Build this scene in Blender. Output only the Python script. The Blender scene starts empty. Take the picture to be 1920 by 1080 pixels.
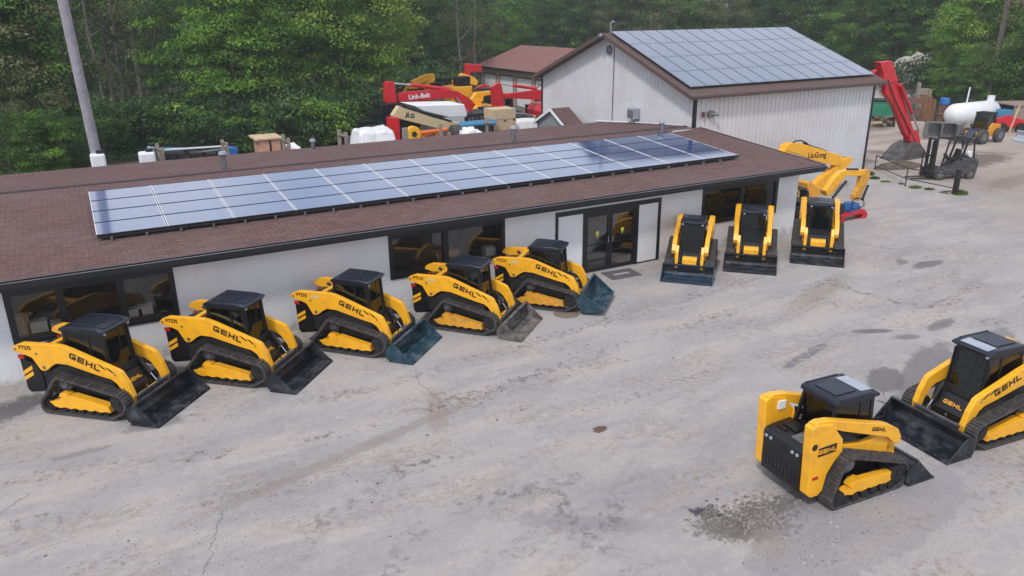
import bpy, bmesh, math, random
from mathutils import Vector, Matrix, noise
from math import sin, cos, pi, radians as R
random.seed(7)
S = bpy.context.scene
C = S.collection
# ------------------------------------------------------------------ camera
CR = Vector((0.8740591614, -0.4857485385, -0.0083029926))
CU = Vector((0.1707087534, 0.2910838956, 0.9413440855))
CF = Vector((0.4548396463, 0.8242078155, -0.3373460732))
CP = Vector((-3.8752720703, -21.352428519, 8.7367630923))
FPX = 1448.978
cd = bpy.data.cameras.new('camera'); cam = bpy.data.objects.new('camera', cd); C.objects.link(cam)
cam.matrix_world = Matrix(((CR.x, CU.x, -CF.x, CP.x), (CR.y, CU.y, -CF.y, CP.y), (CR.z, CU.z, -CF.z, CP.z), (0, 0, 0, 1)))
cd.sensor_width = 36; cd.lens = FPX / 1920 * 36; cd.clip_end = 2000; cd.clip_start = .1
S.camera = cam
# ------------------------------------------------------------------ sky, sun, exposure
SUN_EL, SUN_AZ = R(52), R(215)      # azimuth: direction the light comes FROM, measured from +X anticlockwise
w = bpy.data.worlds.new('World'); S.world = w; w.use_nodes = True
nt = w.node_tree; nt.nodes.clear()
sky = nt.nodes.new('ShaderNodeTexSky'); sky.sky_type = 'NISHITA'; sky.sun_disc = False
sky.sun_elevation = SUN_EL; sky.sun_rotation = pi / 2 - SUN_AZ; sky.air_density = 1.0; sky.dust_density = 1.5
wtc = nt.nodes.new('ShaderNodeTexCoord'); wno = nt.nodes.new('ShaderNodeTexNoise'); wno.inputs['Scale'].default_value = 3.2; wno.inputs['Detail'].default_value = 5
wrm = nt.nodes.new('ShaderNodeMapRange'); wrm.inputs[1].default_value = .32; wrm.inputs[2].default_value = .6; wrm.inputs[3].default_value = .45; wrm.inputs[4].default_value = .95
wmx = nt.nodes.new('ShaderNodeMix'); wmx.data_type = 'RGBA'; wmx.inputs[7].default_value = (6.3, 6.4, 6.9, 1)
bg = nt.nodes.new('ShaderNodeBackground'); bg.inputs[1].default_value = .118
wo = nt.nodes.new('ShaderNodeOutputWorld')
nt.links.new(wtc.outputs['Generated'], wno.inputs['Vector']); nt.links.new(wno.outputs['Fac'], wrm.inputs[0]); nt.links.new(wrm.outputs[0], wmx.inputs[0])
nt.links.new(sky.outputs[0], wmx.inputs[6]); nt.links.new(wmx.outputs[2], bg.inputs[0]); nt.links.new(bg.outputs[0], wo.inputs[0])
sl = bpy.data.lights.new('sun', 'SUN'); sl.energy = 1.75; sl.angle = R(6); sl.color = (1, .95, .9)
so = bpy.data.objects.new('sun', sl); C.objects.link(so)
so.rotation_euler = Vector((cos(SUN_EL) * cos(SUN_AZ), cos(SUN_EL) * sin(SUN_AZ), sin(SUN_EL))).to_track_quat('Z', 'Y').to_euler()
S.view_settings.view_transform = 'Standard'; S.view_settings.look = 'None'; S.view_settings.gamma = 1
S.view_settings.exposure = .43
S.render.engine = 'CYCLES'; S.cycles.max_bounces = 6; S.cycles.transparent_max_bounces = 12

# ------------------------------------------------------------------ pixel -> place helpers (photo measured at 1920x1080)
def ray(x, y): return CF * FPX + CR * (x - 960) + CU * (540 - y)
def on_y(x, y, Y):
    d = ray(x, y); return CP + d * ((Y - CP.y) / d.y)
def on_z(x, y, Z=0):
    d = ray(x, y); return CP + d * ((Z - CP.z) / d.z)

# ------------------------------------------------------------------ materials
MATS = {}
def nod(nt, t, **kw):
    n = nt.nodes.new(t)
    for k, v in kw.items():
        if k in n.inputs: n.inputs[k].default_value = v
        else: setattr(n, k, v)
    return n
def rgb(c): return (c[0], c[1], c[2], 1)
def mat(name, col, rough=.6, metal=0, var=.12, scale=3, bump=0, bscale=40, col2=None, thr=(.4, .65), spec=.5, coat=0):
    """painted / plain surface: base colour with worn noise variation"""
    if name in MATS: return MATS[name]
    m = bpy.data.materials.new(name); m.use_nodes = True; nt = m.node_tree; b = nt.nodes['Principled BSDF']
    b.inputs['Roughness'].default_value = rough; b.inputs['Metallic'].default_value = metal
    b.inputs['Specular IOR Level'].default_value = spec; b.inputs['Coat Weight'].default_value = coat
    tc = nod(nt, 'ShaderNodeTexCoord'); n = nod(nt, 'ShaderNodeTexNoise', Scale=scale, Detail=6.0, Roughness=.6)
    oi = nod(nt, 'ShaderNodeObjectInfo'); of_ = nod(nt, 'ShaderNodeVectorMath', operation='MULTIPLY_ADD'); of_.inputs[1].default_value = (37, 19, 11); nt.links.new(oi.outputs['Random'], of_.inputs[0]); nt.links.new(tc.outputs['Object'], of_.inputs[2]); nt.links.new(of_.outputs[0], n.inputs['Vector'])
    mr = nod(nt, 'ShaderNodeMapRange'); mr.inputs[1].default_value = thr[0]; mr.inputs[2].default_value = thr[1]
    mx = nod(nt, 'ShaderNodeMix', data_type='RGBA')
    mx.inputs[6].default_value = rgb(col)
    mx.inputs[7].default_value = rgb(col2 if col2 else [c * (1 - var) for c in col])
    nt.links.new(n.outputs['Fac'], mr.inputs[0]); nt.links.new(mr.outputs[0], mx.inputs[0]); nt.links.new(mx.outputs[2], b.inputs['Base Color'])
    if bump:
        n2 = nod(nt, 'ShaderNodeTexNoise', Scale=bscale, Detail=4.0); nt.links.new(tc.outputs['Object'], n2.inputs['Vector'])
        bp = nod(nt, 'ShaderNodeBump', Strength=bump, Distance=.02); nt.links.new(n2.outputs['Fac'], bp.inputs['Height']); nt.links.new(bp.outputs[0], b.inputs['Normal'])
    MATS[name] = m; return m
YEL = mat('yellow_paint', (.90, .44, .012), .38, col2=(.76, .365, .022), scale=4.5, thr=(.46, .68), coat=.2)
YDIRT = mat('yellow_paint_dirty', (.74, .33, .015), .5, col2=(.36, .24, .09), scale=6, thr=(.46, .72))
BLK = mat('black_paint', (.0045, .005, .008), .34, var=.4, scale=4)
BLKM = mat('matte_black', (.005, .005, .007), .6, col2=(.016, .0155, .016), scale=7)
ROOFN = mat('cab_roof_plastic', (.006, .011, .026), .30, var=.35, scale=3)
SKYL = mat('skylight_plastic', (.34, .38, .46), .2, var=.15)
RUB = mat('track_rubber', (.034, .032, .036), .68, col2=(.085, .078, .075), scale=9, thr=(.4, .7))
CHR = mat('chrome', (.65, .66, .7), .18, 1, var=.05)
STEEL = mat('grey_steel', (.25, .26, .28), .4, .6, col2=(.14, .13, .12), scale=6)
BKB = mat('bucket_black', (.008, .011, .018), .35, col2=(.085, .09, .10), scale=3.0, thr=(.47, .74))
BKT = mat('bucket_teal', (.010, .042, .066), .33, col2=(.13, .18, .21), scale=2.6, thr=(.46, .76))
BKG = mat('bucket_worn', (.040, .038, .038), .55, col2=(.21, .19, .18), scale=3.5, thr=(.38, .66))
BKN = mat('bucket_navy', (.012, .030, .062), .33, col2=(.15, .18, .22), scale=6, thr=(.53, .78))
RED = mat('red_paint', (.60, .010, .022), .38, var=.25, scale=2.5)
REDS = mat('red_lens', (.5, .01, .01), .25)
CREAM = mat('cream_paint', (.62, .50, .30), .5, var=.12)
WHT = mat('white_paint', (.74, .76, .80), .5, var=.10, scale=1.2)
WSTICK = mat('white_sticker', (.75, .72, .66), .5, var=.3, scale=30)
BRICK = None
TRIM = mat('black_trim', (.006, .007, .012), .45, var=.3)
GUT = mat('gutter_grey', (.34, .37, .45), .4, var=.3, scale=2)
TAN = mat('tan_wall', (.46, .36, .30), .7, var=.1)
DOORW = mat('white_panel', (.74, .76, .80), .5, var=.06, scale=1)
WOOD = mat('pale_lumber', (.58, .43, .27), .7, var=.25, scale=5)
WOODG = mat('weathered_wood', (.30, .25, .21), .8, var=.3, scale=8)
WOODR = mat('reddish_plywood', (.55, .30, .20), .7, var=.2, scale=4)
BLUE = mat('blue_paint', (.02, .14, .42), .4, var=.25)
BLUEP = mat('blue_pipe', (.05, .22, .40), .4, var=.2)
GRN = mat('green_paint', (.03, .26, .15), .5, var=.3)
ORG = mat('orange_paint', (.78, .16, .025), .45, var=.25)
TARP = mat('white_tarp', (.74, .75, .78), .5, var=.2, scale=2, bump=.6, bscale=4)
RUST = mat('rusty_steel', (.20, .09, .045), .8, col2=(.10, .06, .045), scale=4)
CONC = mat('concrete', (.42, .40, .38), .85, var=.25, scale=2)
GREYP = mat('charcoal_paint', (.045, .05, .062), .5, col2=(.12, .12, .13), scale=3)
BARK = mat('bark', (.075, .065, .058), .9, col2=(.14, .125, .11), scale=5, bump=.5, bscale=20)
POLEM = mat('weathered_pole', (.30, .29, .33), .8, var=.25, scale=4, bump=.3, bscale=30)
SEAT = mat('seat_vinyl', (.05, .09, .11), .6)
TEXT = mat('black_lettering', (.012, .010, .008), .5)
DIRT = mat('dark_soil', (.07, .055, .045), .95, col2=(.13, .10, .08), scale=2, bump=.6, bscale=8)

def glass(name, tint, refl_rough=.03, trans=.5):
    m = bpy.data.materials.new(name); m.use_nodes = True; nt = m.node_tree; nt.nodes.clear()
    o = nod(nt, 'ShaderNodeOutputMaterial'); t = nod(nt, 'ShaderNodeBsdfTransparent'); t.inputs[0].default_value = rgb(tint)
    g = nod(nt, 'ShaderNodeBsdfGlossy'); g.inputs['Roughness'].default_value = refl_rough; g.inputs[0].default_value = (.9, .95, 1, 1)
    f = nod(nt, 'ShaderNodeFresnel'); f.inputs[0].default_value = 1.5
    mt = nod(nt, 'ShaderNodeMath', operation='MULTIPLY'); mt.inputs[1].default_value = trans; mt.use_clamp = True
    mx = nod(nt, 'ShaderNodeMixShader')
    nt.links.new(f.outputs[0], mt.inputs[0]); nt.links.new(mt.outputs[0], mx.inputs[0]); nt.links.new(t.outputs[0], mx.inputs[1]); nt.links.new(g.outputs[0], mx.inputs[2]); nt.links.new(mx.outputs[0], o.inputs[0])
    return m
GLC = glass('cab_glass', (.36, .46, .46), .03, 1.1)
GLW = glass('window_glass', (.97, .95, .92), .01, 1.0)

def brickwall():
    m = bpy.data.materials.new('painted_brick'); m.use_nodes = True; nt = m.node_tree; b = nt.nodes['Principled BSDF']; b.inputs['Roughness'].default_value = .6
    tc = nod(nt, 'ShaderNodeTexCoord'); mp = nod(nt, 'ShaderNodeMapping'); mp.inputs['Rotation'].default_value = (R(90), 0, 0)
    br = nod(nt, 'ShaderNodeTexBrick', Scale=1.0); br.inputs['Brick Width'].default_value = .40; br.inputs['Row Height'].default_value = .13; br.inputs['Mortar Size'].default_value = .010
    br.inputs['Color1'].default_value = (.76, .775, .81, 1); br.inputs['Color2'].default_value = (.745, .765, .80, 1); br.inputs['Mortar'].default_value = (.71, .73, .77, 1)
    n = nod(nt, 'ShaderNodeTexNoise', Scale=1.1, Detail=5.0); mx = nod(nt, 'ShaderNodeMix', data_type='RGBA', blend_type='MULTIPLY'); mx.inputs[0].default_value = .35
    nt.links.new(tc.outputs['Object'], mp.inputs[0]); nt.links.new(mp.outputs[0], br.inputs['Vector']); nt.links.new(tc.outputs['Object'], n.inputs['Vector'])
    nt.links.new(br.outputs['Color'], mx.inputs[6]); nt.links.new(n.outputs['Fac'], mx.inputs[7]); 
    rm = nod(nt, 'ShaderNodeMapRange'); rm.inputs[1].default_value = .3; rm.inputs[2].default_value = .6; rm.inputs[3].default_value = .75; rm.inputs[4].default_value = 1
    nt.links.new(n.outputs['Fac'], rm.inputs[0]); nt.links.new(rm.outputs[0], mx.inputs[7])
    # mud splashed up the foot of the wall, in uneven tongues
    sx = nod(nt, 'ShaderNodeSeparateXYZ'); nt.links.new(tc.outputs['Object'], sx.inputs[0]); n4 = nod(nt, 'ShaderNodeTexNoise', Scale=2.6, Detail=7.0, Roughness=.7); nt.links.new(tc.outputs['Object'], n4.inputs['Vector'])
    ma = nod(nt, 'ShaderNodeMath', operation='MULTIPLY_ADD'); ma.inputs[1].default_value = -1.4; nt.links.new(n4.outputs['Fac'], ma.inputs[0]); nt.links.new(sx.outputs['Z'], ma.inputs[2]); rz_ = nod(nt, 'ShaderNodeMapRange'); rz_.inputs[1].default_value = -.72; rz_.inputs[2].default_value = -.36; rz_.inputs[3].default_value = .65; rz_.inputs[4].default_value = 0; nt.links.new(ma.outputs[0], rz_.inputs[0])
    md = nod(nt, 'ShaderNodeMix', data_type='RGBA'); md.inputs[7].default_value = (.30, .27, .25, 1); nt.links.new(rz_.outputs[0], md.inputs[0]); nt.links.new(mx.outputs[2], md.inputs[6]); nt.links.new(md.outputs[2], b.inputs['Base Color'])
    bp = nod(nt, 'ShaderNodeBump', Strength=.15, Distance=.008); nt.links.new(br.outputs['Fac'], bp.inputs['Height']); bp.invert = True; nt.links.new(bp.outputs[0], b.inputs['Normal'])
    return m
BRICKM = brickwall()

def shingles(name, c1, c2, c3):
    m = bpy.data.materials.new(name); m.use_nodes = True; nt = m.node_tree; b = nt.nodes['Principled BSDF']; b.inputs['Roughness'].default_value = .85; b.inputs['Specular IOR Level'].default_value = .25
    tc = nod(nt, 'ShaderNodeTexCoord')
    br = nod(nt, 'ShaderNodeTexBrick', Scale=1.0); br.inputs['Brick Width'].default_value = .30; br.inputs['Row Height'].default_value = .125; br.inputs['Mortar Size'].default_value = .010
    br.inputs['Color1'].default_value = rgb(c1); br.inputs['Color2'].default_value = rgb(c2); br.inputs['Mortar'].default_value = rgb([c * .42 for c in c1])
    br.inputs['Bias'].default_value = 0
    n = nod(nt, 'ShaderNodeTexNoise', Scale=.55, Detail=6.0, Roughness=.65); n2 = nod(nt, 'ShaderNodeTexNoise', Scale=14.0, Detail=3.0)
    rm = nod(nt, 'ShaderNodeMapRange'); rm.inputs[1].default_value = .4; rm.inputs[2].default_value = .68; rm.inputs[4].default_value = .55
    mx = nod(nt, 'ShaderNodeMix', data_type='RGBA'); mx.inputs[7].default_value = rgb(c3)
    mx2 = nod(nt, 'ShaderNodeMix', data_type='RGBA', blend_type='MULTIPLY'); mx2.inputs[0].default_value = .5
    rm2 = nod(nt, 'ShaderNodeMapRange'); rm2.inputs[1].default_value = .3; rm2.inputs[2].default_value = .7; rm2.inputs[3].default_value = .5; rm2.inputs[4].default_value = 1.35
    for t in (n, n2, br): nt.links.new(tc.outputs['Object'], t.inputs['Vector'])
    nt.links.new(n.outputs['Fac'], rm.inputs[0]); nt.links.new(rm.outputs[0], mx.inputs[0]); nt.links.new(br.outputs['Color'], mx.inputs[6])
    nt.links.new(n2.outputs['Fac'], rm2.inputs[0]); nt.links.new(mx.outputs[2], mx2.inputs[6]); nt.links.new(rm2.outputs[0], mx2.inputs[7]); nt.links.new(mx2.outputs[2], b.inputs['Base Color'])
    bp = nod(nt, 'ShaderNodeBump', Strength=.8, Distance=.02); bp.invert = True; nt.links.new(br.outputs['Fac'], bp.inputs['Height']); nt.links.new(bp.outputs[0], b.inputs['Normal'])
    return m
SHING = shingles('brown_shingles', (.165, .096, .090), (.115, .066, .066), (.15, .112, .112))
SHINGR = shingles('red_shingles', (.26, .125, .112), (.23, .11, .10), (.25, .14, .125))
SHINGB = shingles('dark_brown_shingles', (.15, .095, .085), (.12, .08, .075), (.14, .10, .095))

def solar(name, c1, c2, rough):
    m = bpy.data.materials.new(name); m.use_nodes = True; nt = m.node_tree; b = nt.nodes['Principled BSDF']; b.inputs['Roughness'].default_value = rough; b.inputs['IOR'].default_value = 1.6
    b.inputs['Specular IOR Level'].default_value = .8; b.inputs['Coat Weight'].default_value = 1; b.inputs['Coat Roughness'].default_value = rough; b.inputs['Coat IOR'].default_value = 1.68
    tc = nod(nt, 'ShaderNodeTexCoord'); br = nod(nt, 'ShaderNodeTexBrick', Scale=1.0); br.offset = 0; br.inputs['Brick Width'].default_value = .165; br.inputs['Row Height'].default_value = .165; br.inputs['Mortar Size'].default_value = .006
    br.inputs['Color1'].default_value = rgb(c1); br.inputs['Color2'].default_value = rgb([c * 1.3 for c in c1]); br.inputs['Mortar'].default_value = rgb(c2)
    nt.links.new(tc.outputs['Object'], br.inputs['Vector']); nt.links.new(br.outputs['Color'], b.inputs['Base Color'])
    return m
SOLAR = solar('solar_cells', (.034, .080, .21), (.04, .09, .22), .10)
SOLAR2 = solar('solar_cells_pale', (.10, .13, .20), (.11, .14, .21), .12)
FRAME = mat('panel_frame', (.70, .72, .76), .4, .2)
FRAMEB = mat('panel_rail', (.012, .012, .016), .5)

def leafmat(name, c1, c2, c3):
    m = bpy.data.materials.new(name); m.use_nodes = True; nt = m.node_tree; b = nt.nodes['Principled BSDF']; b.inputs['Roughness'].default_value = .55; b.inputs['Specular IOR Level'].default_value = .25
    tc = nod(nt, 'ShaderNodeTexCoord'); oi = nod(nt, 'ShaderNodeObjectInfo'); n = nod(nt, 'ShaderNodeTexNoise', Scale=.9, Detail=3.0); n2 = nod(nt, 'ShaderNodeTexWhiteNoise', noise_dimensions='3D')
    ge = nod(nt, 'ShaderNodeNewGeometry')
    c1, c2, c3 = [[v * 1.38 for v in c] for c in (c1, c2, c3)]; cr = nod(nt, 'ShaderNodeValToRGB'); e = cr.color_ramp.elements; e[0].color = rgb(c1); e[0].position = .3; e[1].color = rgb(c2); e[1].position = .6; k = e.new(.78); k.color = rgb(c3)
    ad = nod(nt, 'ShaderNodeMath', operation='ADD'); sb = nod(nt, 'ShaderNodeMath', operation='MULTIPLY_ADD'); sb.inputs[1].default_value = .30; sb.inputs[2].default_value = -.15
    rp = nod(nt, 'ShaderNodeMath', operation='MULTIPLY_ADD'); rp.inputs[1].default_value = .22; rp.inputs[2].default_value = -.11; ad2 = nod(nt, 'ShaderNodeMath', operation='ADD')
    nt.links.new(tc.outputs['Object'], n.inputs['Vector']); nt.links.new(oi.outputs['Random'], sb.inputs[0]); nt.links.new(n.outputs['Fac'], ad.inputs[0]); nt.links.new(sb.outputs[0], ad.inputs[1])
    nt.links.new(ge.outputs['Random Per Island'], rp.inputs[0]); nt.links.new(rp.outputs[0], ad2.inputs[1]); nt.links.new(ad.outputs[0], ad2.inputs[0])
    nt.links.new(ad2.outputs[0], cr.inputs[0]); nt.links.new(cr.outputs[0], b.inputs['Base Color'])
    tr = nod(nt, 'ShaderNodeBsdfTranslucent'); nt.links.new(cr.outputs[0], tr.inputs[0]); mx = nod(nt, 'ShaderNodeMixShader'); mx.inputs[0].default_value = .3
    nt.links.new(b.outputs[0], mx.inputs[1]); nt.links.new(tr.outputs[0], mx.inputs[2]); nt.links.new(mx.outputs[0], nt.nodes['Material Output'].inputs[0])
    return m
LEAF = leafmat('leaves_mid_green', (.026, .066, .016), (.075, .16, .026), (.15, .25, .04))
LEAFB = leafmat('leaves_bright_green', (.055, .125, .016), (.13, .25, .026), (.22, .36, .05))
LEAFY = leafmat('leaves_yellow_green', (.10, .15, .022), (.19, .27, .04), (.29, .37, .08))
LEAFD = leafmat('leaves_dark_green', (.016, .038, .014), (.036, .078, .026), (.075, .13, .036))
LEAFR = leafmat('leaves_dull_brown_green', (.055, .06, .028), (.11, .12, .05), (.17, .18, .085))
GRASS = leafmat('weed_leaves', (.04, .07, .01), (.09, .14, .02), (.14, .18, .03))

# ------------------------------------------------------------------ mesh collector
class MB:
    def __init__(s): s.v = []; s.f = []; s.m = []
    def add(s, vs, fs, m=0):
        o = len(s.v); s.v += [tuple(v) for v in vs]; s.f += [tuple(i + o for i in f) for f in fs]; s.m += [m] * len(fs); return s
    def box(s, x0, x1, y0, y1, z0, z1, m=0, M=None):
        vs = [Vector((x, y, z)) for z in (z0, z1) for y in (y0, y1) for x in (x0, x1)]
        if M: vs = [M @ v for v in vs]
        return s.add(vs, [(0, 2, 3, 1), (4, 5, 7, 6), (0, 1, 5, 4), (2, 6, 7, 3), (0, 4, 6, 2), (1, 3, 7, 5)], m)
    def prism(s, poly, a, b, m=0, ax='y', M=None):
        n = len(poly)
        def q(p, t): return {'y': (p[0], t, p[1]), 'x': (t, p[0], p[1]), 'z': (p[0], p[1], t)}[ax]
        vs = [Vector(q(p, a)) for p in poly] + [Vector(q(p, b)) for p in poly]
        if M: vs = [M @ v for v in vs]
        return s.add(vs, [tuple(range(n)), tuple(range(2 * n - 1, n - 1, -1))] + [(i, i + n, (i + 1) % n + n, (i + 1) % n) for i in range(n)], m)
    def tube(s, pts, r, n=8, m=0, r2=None):
        pts = [Vector(p) for p in pts]; k = len(pts); vs = []
        for i, p in enumerate(pts):
            t = (pts[min(i + 1, k - 1)] - pts[max(i - 1, 0)]).normalized()
            a = t.orthogonal().normalized() if i == 0 else (a - t * a.dot(t)).normalized()
            b = t.cross(a); rr = r if r2 is None else r + (r2 - r) * i / max(1, k - 1)
            vs += [p + (a * cos(2 * pi * j / n) + b * sin(2 * pi * j / n)) * rr for j in range(n)]
        fs = [(i * n + j, i * n + (j + 1) % n, (i + 1) * n + (j + 1) % n, (i + 1) * n + j) for i in range(k - 1) for j in range(n)]
        fs += [tuple(range(n - 1, -1, -1)), tuple((k - 1) * n + j for j in range(n))]
        return s.add(vs, fs, m)
    def ball(s, c, r, m=0, nu=12, nv=8, rx=1, ry=1, rz=1):
        vs = []
        for i in range(nv + 1):
            th = pi * i / nv
            for j in range(nu): vs.append((c[0] + r * rx * sin(th) * cos(2 * pi * j / nu), c[1] + r * ry * sin(th) * sin(2 * pi * j / nu), c[2] + r * rz * cos(th)))
        return s.add(vs, [(i * nu + j, (i + 1) * nu + j, (i + 1) * nu + (j + 1) % nu, i * nu + (j + 1) % nu) for i in range(nv) for j in range(nu)], m)
    def mesh(s, name, mats, smooth=False):
        me = bpy.data.meshes.new(name); me.from_pydata(s.v, [], s.f); me.update()
        for m in (mats if isinstance(mats, (list, tuple)) else [mats]): me.materials.append(m)
        me.polygons.foreach_set('material_index', s.m)
        bm = bmesh.new(); bm.from_mesh(me); bmesh.ops.remove_doubles(bm, verts=bm.verts, dist=1e-5) if smooth else None
        bmesh.ops.recalc_face_normals(bm, faces=bm.faces); bm.to_mesh(me); bm.free()
        if smooth:
            me.polygons.foreach_set('use_smooth', [True] * len(me.polygons)); me.set_sharp_from_angle(angle=R(38))
        return me
CACHE = {}
def obj(name, mb, mats, parent=None, loc=None, rot=None, bevel=0, smooth=False, key=None, M=None):
    """mb: an MB, a function making one, or a mesh; key: share the mesh with earlier objects"""
    if key and key in CACHE: me = CACHE[key]
    else:
        if callable(mb) and not isinstance(mb, MB): mb = mb()
        me = mb.mesh(name, mats, smooth) if isinstance(mb, MB) else mb
        if key: CACHE[key] = me
    o = bpy.data.objects.new(name, me); C.objects.link(o); o.parent = parent
    if loc: o.location = loc
    if rot: o.rotation_euler = rot
    if M: o.matrix_local = M
    if bevel:
        b = o.modifiers.new('bevel', 'BEVEL'); b.width = bevel; b.segments = 2; b.limit_method = 'ANGLE'; b.angle_limit = R(40); b.harden_normals = False
    return o
def empty(name, loc=(0, 0, 0), rz=0, sc=1):
    o = bpy.data.objects.new(name, None); C.objects.link(o); o.location = loc; o.rotation_euler = (0, 0, rz); o.scale = (sc,) * 3; o.empty_display_size = .2; return o
def tag(o, label=None, cat=None, group=None, kind=None):
    if label: o['label'] = label
    if cat: o['category'] = cat
    if group: o['group'] = group
    if kind: o['kind'] = kind
    return o
def copy_tree(o, parent=None):
    c = o.copy(); C.objects.link(c); c.parent = parent
    for ch in list(o.children): copy_tree(ch, c)
    return c
def text(s, size, boldness=.0, sx=1.0, depth=.004):
    k = ('t', s, size, boldness, sx)
    if k in CACHE: return CACHE[k]
    cu = bpy.data.curves.new('t', 'FONT'); cu.body = s; cu.size = size; cu.offset = boldness; cu.extrude = depth; cu.resolution_u = 2
    cu.align_x = 'CENTER'; cu.align_y = 'CENTER'
    o = bpy.data.objects.new('t', cu); C.objects.link(o); dg = bpy.context.evaluated_depsgraph_get()
    me = bpy.data.meshes.new_from_object(o.evaluated_get(dg)); bpy.data.objects.remove(o)
    me.transform(Matrix.Diagonal((sx, 1, 1, 1)))
    CACHE[k] = me; return me
def gehl(h, t=.17, m='k'):
    """wide square letters G E H L, centred, height h, lying in XY"""
    k = ('g', h, m, t)
    if k in CACHE: return CACHE[k]
    b = MB(); W = 1.15; T = t * 1.25; gap = .28; x = 0
    def q(x0, x1, y0, y1): b.box((x + x0) * h, (x + x1) * h, y0 * h, y1 * h, 0, .004)
    def chamf(pts): b.prism([((x + px) * h, pyy * h) for px, pyy in pts], 0, .004, ax='z')
    # G
    chamf([(.18, 0), (W, 0), (W, .55), (.52, .55), (.52, .55 - T), (W - T, .55 - T), (W - T, T), (T, T), (T, 1 - T), (W, 1 - T), (W, 1), (.18, 1), (0, .84), (0, .16)]); x += W + gap
    chamf([(0, 0), (W, 0), (W, T), (T, T), (T, .5 - T / 2), (W, .5 - T / 2), (W, .5 + T / 2), (T, .5 + T / 2), (T, 1 - T), (W, 1 - T), (W, 1), (0, 1)]); x += W + gap
    chamf([(0, 0), (T, 0), (T, .5 - T / 2), (W - T, .5 - T / 2), (W - T, 0), (W, 0), (W, 1), (W - T, 1), (W - T, .5 + T / 2), (T, .5 + T / 2), (T, 1), (0, 1)]); x += W + gap
    chamf([(0, 0), (W * .9, 0), (W * .9, T), (T, T), (T, 1), (0, 1)]); x += W * .9
    b.v = [(v[0] - x * h / 2, v[1] - h / 2, v[2]) for v in b.v]
    me = b.mesh('lettering', TEXT if m == 'k' else YEL); CACHE[k] = me; return me
def face_M(origin, xdir, normal):
    """matrix laying an XY drawing on a face"""
    x = Vector(xdir).normalized(); z = Vector(normal).normalized(); y = z.cross(x).normalized(); x = y.cross(z)
    return Matrix(((x.x, y.x, z.x, origin[0]), (x.y, y.y, z.y, origin[1]), (x.z, y.z, z.z, origin[2]), (0, 0, 0, 1)))
#PARTS
# ================================================================== compact track loaders
def loop_path(circles, step=.035):
    """outer belt line round rollers [(x, z, r)] : convex hull of sampled circles"""
    pts = [(x + r * cos(a * pi / 24), z + r * sin(a * pi / 24)) for x, z, r in circles for a in range(48)]
    pts = sorted(set(pts))
    def half(ps):
        h = []
        for p in ps:
            while len(h) > 1 and (h[-1][0] - h[-2][0]) * (p[1] - h[-2][1]) - (h[-1][1] - h[-2][1]) * (p[0] - h[-2][0]) <= 0: h.pop()
            h.append(p)
        return h
    a = half(pts); b = half(pts[::-1]); hull = a[:-1] + b[:-1]
    out = []; n = len(hull)
    for i in range(n):
        p, q = hull[i], hull[(i + 1) % n]; d = math.dist(p, q); k = max(1, int(d / step))
        out += [(p[0] + (q[0] - p[0]) * j / k, p[1] + (q[1] - p[1]) * j / k) for j in range(k)]
    return out
def track_mesh(circles, y0, y1, th=.045, pitch=.078):
    p = loop_path(circles); n = len(p); b = MB()
    nr = []
    for i in range(n):
        a, c = p[i - 1], p[(i + 1) % n]; dx, dz = c[0] - a[0], c[1] - a[1]; l = math.hypot(dx, dz); nr.append((dz / l, -dx / l))
    vs = []
    for (x, z), (nx, nz) in zip(p, nr):
        o = (x, z); i = (x - nx * th, z - nz * th); vs += [(o[0], y0, o[1]), (o[0], y1, o[1]), (i[0], y1, i[1]), (i[0], y0, i[1])]
    fs = []
    for i in range(n):
        a = 4 * i; c = 4 * ((i + 1) % n); fs += [(a + k, a + (k + 1) % 4, c + (k + 1) % 4, c + k) for k in range(4)]
    b.add(vs, fs)
    # lugs: bars across the belt
    acc = 0; 
    for i in range(n):
        x, z = p[i]; x2, z2 = p[(i + 1) % n]; acc += math.hypot(x2 - x, z2 - z)
        if acc >= pitch:
            acc -= pitch; nx, nz = nr[i]; tx, tz = -nz, nx; h = .032; wd = .020
            if z < .03 : h = .004
            c = [(x + tx * wd, z + tz * wd), (x + tx * wd * .6 + nx * h, z + tz * wd * .6 + nz * h), (x - tx * wd * .6 + nx * h, z - tz * wd * .6 + nz * h), (x - tx * wd, z - tz * wd)]
            b.prism(c, y0 + .012, y1 - .012)
    return b
def sides(): return (-1, 1)
VT_C = [(-.98, .215, .205), (-.52, .79, .21), (.92, .44, .27), (.70, .16, .15)]
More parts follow.
